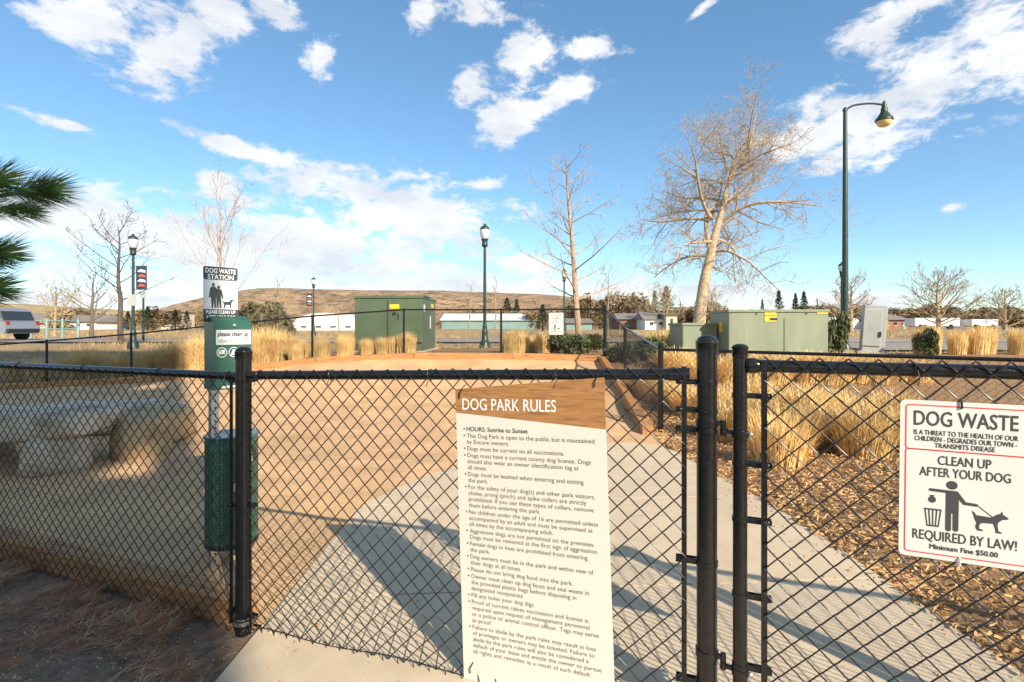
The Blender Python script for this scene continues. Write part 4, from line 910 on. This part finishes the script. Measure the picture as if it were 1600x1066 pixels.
# ------------------------------------------------------------------ lamps
def acorn_lamp(px, top, d, label, banner=0, plate=False, z=None):
    b = gp(px, d); h = ZC+(HY-top)/F*d-b.z; s = h/4.2; o = empty('lamp_post', b, label, 'street lamp')
    def L_(prof, nm, m, par=o, n=16): return MB().lathe((0, 0, 0), [(r*s, zz*s) for r, zz in prof], n).build(nm, m, par)
    L_([(.20, -.15), (.20, .06), (.175, .10), (.18, .16), (.15, .22), (.11, .27), (.10, .50), (.105, .54), (.085, .60), (.075, .72), (.08, .74), (.066, .78)], 'base', M_lampg)
    L_([(.058, .7), (.045, 3.45)], 'pole', M_lampg)
    L_([(.048, 3.40), (.10, 3.45), (.105, 3.50), (.09, 3.54), (.095, 3.62), (.12, 3.66), (.12, 3.69)], 'collar', M_lampg)
    gl = L_([(.105, 3.69), (.15, 3.80), (.172, 3.92), (.165, 4.00)], 'globe', M_globe)
    L_([(.168, 4.00), (.172, 4.02), (.14, 4.08), (.085, 4.13), (.04, 4.15), (.045, 4.18), (.02, 4.21)], 'cap', M_lampg)
    MB().tube([(0, 0, 3.7*s), (0, 0, 3.98*s)], .03*s, 8).build('bulb', M_white, gl)
    if banner:
        side = banner; w, hh = .40, .85
        for zz in (3.02, 2.14): MB().tube([(0, 0, zz*s), (side*.55*s, 0, zz*s)], .012*s, 6).build('banner_arm', M_lampg, o)
        bn = MB(); bn.box((side*.31*s, 0, 2.58*s), (w*s, .012, hh*s)); bo = bn.build('banner', M_banner, o)
        for k, mm in ((0, M_white), (1, M_bann2), (2, M_white), (3, M_bann2)):
            q = MB(); zz = (2.86-k*.18)*s; q.flat([(side*.31*s-w*s*.4, zz-.05*s), (side*.31*s+w*s*.4, zz-.09*s), (side*.31*s+w*s*.35, zz), (side*.31*s-w*s*.1, zz+.04*s)], -.009); q.build('banner_print', mm, bo)
    if plate: MB().box((0, -.07*s, 1.75*s), (.34*s, .01, .42*s)).build('sign_plate', M_grey, o)
    return o
acorn_lamp(757.5, 350, 17.6, 'green acorn lamp post nearest the middle, behind the far fence')
acorn_lamp(881.5, 420, 31.6, 'smaller acorn lamp post just left of the slim young tree')
acorn_lamp(490, 433, 36.0, 'distant acorn lamp post with a banner left of the big green transformer', -1)
acorn_lamp(208, 366, 19.9, 'dark acorn lamp post with banner and sign plate left of the waste station', 1, True)
acorn_lamp(1315, 410, 28.3, 'acorn lamp post partly hidden by the tall street light')
def street_light():
    d = 17.5; b = gp(1320.5, d); t = ZC+(HY-172)/F*d-b.z; o = empty('street_light', b, 'tall dark green street light with a curved arm and bell-shaped lamp', 'street light')
    MB().lathe((0, 0, 0), [(.17, -.2), (.17, .05), (.115, .12), (.105, .5), (.062, t-.05), (.075, t-.04), (.075, t+.03), (.03, t+.09)], 16).build('pole', M_lampg, o)
    ex = (1384-1323)/F*d; arm = [(0, 0, t-.03), (.22, 0, t+.13), (.55, 0, t+.20), (.95, 0, t+.22), (ex, 0, t+.17)]
    MB().tube(smooth_path(arm, 4), .035, 8).build('arm', M_lampg, o)
    hz = t+.17
    hd = MB().lathe((ex, 0, hz), [(.03, .13), (.055, .09), (.05, .05), (.075, .0), (.07, -.06), (.10, -.12), (.10, -.2), (.13, -.28), (.2, -.40), (.255, -.46), (.27, -.54), (.25, -.555)], 20).build('lamp_head', M_lampg, o)
    MB().lathe((ex, 0, hz), [(.235, -.55), (.22, -.64), (.16, -.71), (.06, -.75), (.01, -.755)], 20).build('lens', M_amber, hd)
street_light()

# ------------------------------------------------------------------ utility cabinets
def cabinet(name, label, px0, px1, top, d, dep, m, rz, base_drop=0, lid=True, pad=True, cat='utility box'):
    xm = ((px0+px1)/2-CX)/F*d; w = (px1-px0)/F*d; zb = H(xm, d)-.02; h = ZC+(HY-top)/F*d-zb; o = empty(name, (xm, d, zb), label, cat, rz=rz)
    if pad: MB().box((0, dep/2, .0), (w+.3, dep+.3, .16), bev=.02).build('concrete_pad', M_curb, o)
    MB().box((0, dep/2, h/2+.04), (w, dep, h-.1), bev=.015).build('body', m, o)
    lidp = MB(); lidp.box((0, dep/2, h-.03), (w+.05, dep+.06, .07), bev=.012); lidp.build('lid', m, o)
    return o, w, h
o, w, h = cabinet('transformer_box', 'big dark green transformer box behind the far fence', 553, 659, 463, 14.9, 2.0, M_green, R(-3))
for z in (.35, 1.0): MB().box((-w*.0, -.012, h*.5), (.012, .02, h*.86)).build('door_seam', M_ink, o) if z < .5 else None
for k in range(2): MB().box((-w*.14+k*w*.52, .6, h+.018), (w*.30, .8, .04), bev=.01).build('lid_plate', M_green, o)
MB().box((w*.10, -.009, h*.82), (.28, .008, .13)).build('warning_label', M_yel, o)
mb = MB(); mb.box((w*.10, -.02, h*.70), (.10, .03, .07)); mb.tube([(w*.16, -.03, h*.70), (w*.16, -.035, h*.60)], .012, 6); mb.build('latch', M_ink, o)
MB().box((w/2+.009, .35, h*.8), (.008, .16, .20)).build('data_plate', M_plate, o); MB().box((w/2+.009, 1.2, h*.55), (.008, .12, .4)).build('data_plate', M_plate, o); MB().box((w/2+.009, 1.5, h*.86), (.008, .3, .12)).build('warning_label', M_yel, o)
o, w, h = cabinet('utility_cabinet', 'long sage green utility cabinet right of the cottonwood', 1140, 1292, 484, 12.2, 1.3, M_sage, R(-3))
for xx in (-.0,): MB().box((w*.06, -.006, h*.45), (.012, .012, h*.8)).build('door_seam', M_green, o)
for zz, hh in ((.955, .07), (.865, .12)): MB().box((-w*.08, -.009, h*zz-.03), (.27, .008, hh*h*.8)).build('warning_label', M_yel, o)
MB().box((-w*.05, -.013, h*.86-.03), (.17, .006, .06)).build('label_print', M_ink, o)
MB().box((w*.44, -.009, h*.95), (.26, .008, .07)).build('warning_label', M_yel, o)
for xx in (-.22, .28): MB().lathe((w*xx, -.004, h*.93), [(.02, 0), (.015, .015)], 10, Vector((0, -1, 0))).build('bolt', M_ink, o)
MB().box((-w/2-.009, .5, h*.70), (.008, .22, .26)).build('warning_label', M_yel, o); MB().box((-w/2-.012, .85, h*.6), (.02, .18, .22)).build('vent', M_ink, o)
o, w, h = cabinet('utility_cabinet', 'low sage cabinet left of the long one, half in shadow', 1066, 1122, 505, 12.9, .9, M_sage, R(4))
# leaning grey pedestal
pd = gp(1363, 14.0); o = empty('service_pedestal', pd, 'pale grey leaning service pedestal right of the street light', 'utility box', rz=R(-25))
o.rotation_euler = (R(2), R(3.5), R(-25))
MB().box((0, .15, .62), (.52, .42, 1.42), bev=.01).build('body', M_grey, o); dr = MB().box((-.06, -.075, .72), (.42, .03, 1.0), bev=.008).build('door', M_sage if False else M_grey, o); MB().box((.12, -.10, .55), (.05, .03, .14)).build('latch', M_ink, dr)
MB().box((.28, .1, .80), (.06, .2, .26), bev=.01).build('meter_box', M_stone2, o)
MB().box((0, .15, .0), (.7, .6, .14)).build('concrete_pad', M_curb, o)
p = gp(755, 14.3)

# ------------------------------------------------------------------ town behind
def gable(name, label, px0, px1, top, eave, d, dep, mw, mr, wins=3, arch=False, bottom=None, cat='building', door=False):
    x0, x1 = ((p-CX)/F*d for p in (px0, px1)); w = x1-x0; zb = H((x0+x1)/2, d)-.05; ht = ZC+(HY-top)/F*d-zb; he = ZC+(HY-eave)/F*d-zb
    o = empty(name, ((x0+x1)/2, d, zb), label, cat)
    if arch:
        poly = [(-w/2, 0), (w/2, 0)]+[(w/2*math.cos(a), he+(ht-he)*math.sin(a)) for a in frange(0, math.pi, 16)]
        MB().prism(poly, 0, dep).build('wall', mw, o)
    else:
        MB().box((0, dep/2, he/2), (w, dep, he)).build('wall', mw, o)
        mb = MB(); e = .5; vs = [(-w/2-e, -e, he), (w/2+e, -e, he), (w/2+e, dep+e, he), (-w/2-e, dep+e, he), (-w/2-e*.6, dep*.5, ht), (w/2+e*.6, dep*.5, ht)]
        mb.add(vs, [(0, 1, 5, 4), (2, 3, 4, 5), (1, 2, 5), (3, 0, 4), (3, 2, 1, 0)]); mb.build('roof', mr, o)
    for k in range(wins):
        xw = -w/2+w*(k+.7)/(wins+.4); win = MB().box((xw, -.03, he*.58), (w/(wins+1)*.42, .1, he*.3)).build('window', M_glassd, o)
        MB().box((xw, -.06, he*.58-he*.17), (w/(wins+1)*.5, .14, .1)).build('sill', M_whitew, win)
    if door: MB().box((w*.32, -.04, he*.38), (w*.1, .1, he*.76)).build('door', M_teal, o)
    return o
gable('long_shed', 'long low white-roofed shed behind the middle lamp post', 690, 838, 489, 501, 120, 14, M_teal, M_whitew, 0)
o = gable('arched_hall', 'white arched hall left of the big green transformer', 458, 560, 489, 507, 85, 20, M_whitew, M_whitew, 4, arch=True)
gable('brick_house', 'reddish brick house by the far fence corner', 968, 1010, 489, 499, 105, 9, M_brick, M_roof, 2, door=True)
gable('white_house', 'white house with a steep dark roof right of the brick house', 1008, 1042, 487, 499, 98, 8, M_whitew, M_roof, 2, door=True)
gable('cream_house', 'narrow cream house beside the white one', 1041, 1058, 489, 492, 96, 7, M_cream_w, M_roof, 1)
gable('white_hall', 'low white vaulted hall behind the tall street light', 1290, 1345, 495, 505, 110, 12, M_whitew, M_whitew, 2, arch=True)
gable('brown_house', 'brown house with a low roof right of the leaning pedestal', 1378, 1420, 491, 500, 105, 9, M_brick, M_roof, 3, door=True)
gable('tan_house', 'tan house at the far left skyline behind the parked car', 20, 75, 488, 500, 100, 9, M_cream_w, M_roof, 3)
gable('grey_house', 'small grey-roofed house left of the dark spreading tree', 95, 150, 492, 503, 105, 9, M_whitew, M_roof, 3)
gable('teal_shed', 'pale teal shed behind the sign on the far fence', 885, 925, 497, 505, 100, 9, M_teal, M_roof, 1)
gable('tan_block', 'small tan block between the conifers left of the waste station', 252, 268, 484, 487, 110, 8, M_cream_w, M_roof, 2)
def trailer(px0, px1, top, bot, d, label):
    x0, x1 = ((p-CX)/F*d for p in (px0, px1)); z0 = ZC+(HY-bot)/F*d; z1 = ZC+(HY-top)/F*d; g_ = H((x0+x1)/2, d); o = empty('box_trailer', ((x0+x1)/2, d, g_), label, 'trailer', 'white box trailers')
    MB().box((0, 1.3, (z0+z1)/2-g_), (x1-x0, 2.6, z1-z0), bev=.05).build('body', M_whitew, o)
    MB().box((0, -.02, (z0+z1)/2-g_+.2), ((x1-x0)*.3, .03, .25)).build('stripe', M_grey, o)
    for f in (-.38, -.28, .3): MB().lathe(((x1-x0)*f, .1, .5), [(.5, -.1), (.5, .25)], 14, Vector((0, 1, 0))).build('wheel', M_tyre, o)
    MB().box((0, 1.3, (z0-g_)*.5+.35), (x1-x0-.6, .8, .25)).build('chassis', M_ink, o)
trailer(1430, 1500, 497, 510, 95, 'longer white box trailer under the wide leafless tree'); trailer(1519, 1560, 499, 510, 95, 'shorter white box trailer at the right')
# utility pole and masts
for px, top, d, lb in ((1063, 472, 140, 'thin utility pole right of the brick house'), (1277, 466, 150, 'short utility pole above the sage cabinet')):
    b = gp(px, d); h = ZC+(HY-top)/F*d-b.z; o = empty('utility_pole', b, lb, 'pole'); MB().lathe((0, 0, 0), [(.22, 0), (.15, h)], 8).build('pole', M_dark, o); MB().box((0, 0, h*.9), (1.6, .15, .15)).build('crossarm', M_dark, o)
b = gp(224, 24); o = empty('sign_post', b, 'thin green signpost right of the banner lamp post', 'post'); MB().lathe((0, 0, 0), [(.05, -.1), (.04, 2.3)], 8).build('post', M_lampg, o); MB().box((0, -.03, 2.2), (.3, .02, .3)).build('plate', M_grey, o)
# green railing and the car at the left
rl = empty('railing', gp(55, 31), 'green pipe railing beside the parked car', 'railing')
for k in range(5): MB().lathe((-1.2+k*.95, 0, 0), [(.07, -.1), (.07, 1.15), (.03, 1.2)], 8).build('post', M_teal, rl)
for z in (.55, 1.05): MB().tube([(-1.2, 0, z), (2.6, 0, z)], .04, 6).build('rail', M_teal, rl)
def car():
    d = 25.5; b = gp(36, d); o = empty('parked_car', (b.x-2.25, d, b.z), 'silver grey car cut by the left picture edge', 'car')
    prof = [(2.2, .35), (2.28, .6), (2.25, .92), (2.05, 1.0), (1.85, 1.45), (1.55, 1.62), (-.2, 1.66), (-.95, 1.12), (-2.1, .95), (-2.3, .7), (-2.25, .35)]
    bd = MB().prism(prof, -.9, .9).build('body', M_silver, o)
    MB().prism([(1.95, 1.06), (1.78, 1.43), (1.5, 1.54), (.85, 1.55), (.8, 1.06)], -.915, -.89).build('side_window', M_glassd, o); MB().prism([(.72, 1.06), (.76, 1.55), (-.2, 1.56), (-.72, 1.12)], -.915, -.89).build('side_window', M_glassd, o)
    MB().add([(1.90, -.78, 1.46), (2.075, -.8, 1.03), (2.075, .8, 1.03), (1.90, .78, 1.46)], [(0, 1, 2, 3)]).build('rear_window', M_glassd, o)
    for s in (-1, 1): MB().box((2.22, s*.78, .88), (.14, .2, .2), bev=.03).build('tail_light', M_rimr, o)
    for xx in (1.4, -1.45):
        for s in (-1, 1):
            wh = MB().lathe((xx, s*.82, .34), [(.34, -.1), (.34, .1)], 20, Vector((0, s, 0))).build('wheel', M_tyre, o); MB().lathe((xx, s*.93, .34), [(.22, -.02), (.21, .005)], 14, Vector((0, s, 0))).build('rim', M_grey, wh)
    MB().box((2.28, 0, .5), (.1, 1.7, .18), bev=.03).build('bumper', M_ink, o)
car()

# ------------------------------------------------------------------ hills
def hill(name, m, prof, d, depth, seed, nz=1.0):
    vs = []; fs = []; ny = 14; xs = frange(prof[0][0], prof[-1][0], 120)
    def top(px):
        for (a, ya), (b, yb) in zip(prof, prof[1:]):
            if a <= px <= b: return ya+(yb-ya)*(px-a)/(b-a)
        return prof[-1][1]
    for j in range(ny+1):
        t = j/ny
        for px in xs:
            dd = d-depth*(1-t) if t < .75 else d+depth*(t-.75)*2; x = (px-CX)/F*d; hz = (HY-top(px))/F*d
            f = sstep(t/.75) if t < .75 else 1-.5*((t-.75)/.25)**2
            vs.append((x*(1 if t < .75 else 1), dd, ZC+max(hz*f+(nz*hz*.10*noise.noise((x*.012+seed, dd*.012, 1))+nz*hz*.03*noise.noise((x*.06, dd*.06, seed)))*math.sin(math.pi*min(1, t/.75))-2*(1-t), -4)))
    n = len(xs)
    for j in range(ny):
        for i in range(n-1): fs.append((j*n+i, j*n+i+1, (j+1)*n+i+1, (j+1)*n+i))
    mb = MB(); mb.add(vs, fs, True); return tag(mb.build(name, m), kind='structure')
hill('mesa_hill', M_hill, [(360, 506), (400, 476), (430, 463), (455, 458), (500, 457.5), (560, 459.5), (640, 461), (700, 461), (760, 463), (820, 465), (870, 468), (910, 474), (945, 483), (990, 497), (1030, 507)], 1500, 700, 1.3)
hill('golden_hill', M_hill2, [(-300, 470), (-60, 474), (30, 474), (90, 479), (150, 481), (210, 487), (270, 488), (330, 486), (400, 490), (470, 500)], 600, 300, 5.1, .8)
hill('low_ridge', M_hill2, [(940, 503), (1050, 496), (1200, 494), (1350, 495), (1450, 488), (1560, 483), (1700, 480), (1900, 484)], 900, 350, 8.4, .8)
# tiny mast group on the mesa
for px, h, lb in ((522, 14, 'tallest radio mast on the mesa, left of the transformer'), (559, 8, 'short radio mast on the mesa above the transformer edge'), (566, 6, 'shortest radio mast on the mesa above the transformer')):
    p = at(px, 459, 1480); o = tag(MB().tube([p-Vector((0, 0, 6)), p+Vector((0, 0, h/F*1480))], [1.0, .5], 5).build('radio_mast', M_grey), lb, 'mast', 'radio masts on the mesa')

# ------------------------------------------------------------------ apartment block behind the camera: it throws the shade at the left
def apartments():
    x0, x1, y0, y1, h = -1.0, 9.65, -26.0, -14.0, 23.5
    o = empty('apartment_building', ((x0+x1)/2, y1, 0), 'tan stucco apartment block behind the viewer shading the left side', 'building')
    q = (x0+x1)/2
    cx, cy = x1-1.15, y1-1.75
    def blk(a0, a1, b0, b1, c0, c1, nm='wall'): MB().box(((a0+a1)/2-q, (b0+b1)/2-y1, (c0+c1)/2), (a1-a0, b1-b0, c1-c0)).build(nm, M_bwall, o)
    blk(x0, cx, y0, y1, -.2, h-.2); blk(cx+.002, x1, y0, cy, -.2, h-.2)
    for c0, c1 in ((-.2, 13.2), (14.3, 17.6), (18.9, h-.2)): blk(cx+.002, x1, cy+.002, y1, c0, c1, 'corner_bay')  # added gaps in the unseen corner let sun patches into the shaded yard
    for c0, c1 in ((13.2, 14.3), (17.6, 18.9)): blk(x1-.32, x1-.003, y1-.32, y1-.003, c0, c1, 'sun_gap_column')  # added column in each gap, trims the sun beam at its outer edge
    MB().box((0, (y0-y1)/2, h-.05), (x1-x0+.02, y1-y0+.02, .5)).build('parapet', M_roof, o)
    for k in range(7):
        for j in range(3):
            x = x0+1.5+j*2.9-q; z = 1.9+k*3.3; w_ = MB().box((x, .01, z), (1.5, .08, 1.5)).build('window', M_glassd, o); MB().box((x, .06, z-.82), (1.7, .16, .1)).build('sill', M_whitew, w_)
apartments()
for o in bpy.data.objects:
    for k in ('_ws', '_ws2', '_p'):
        if k in o: del o[k]
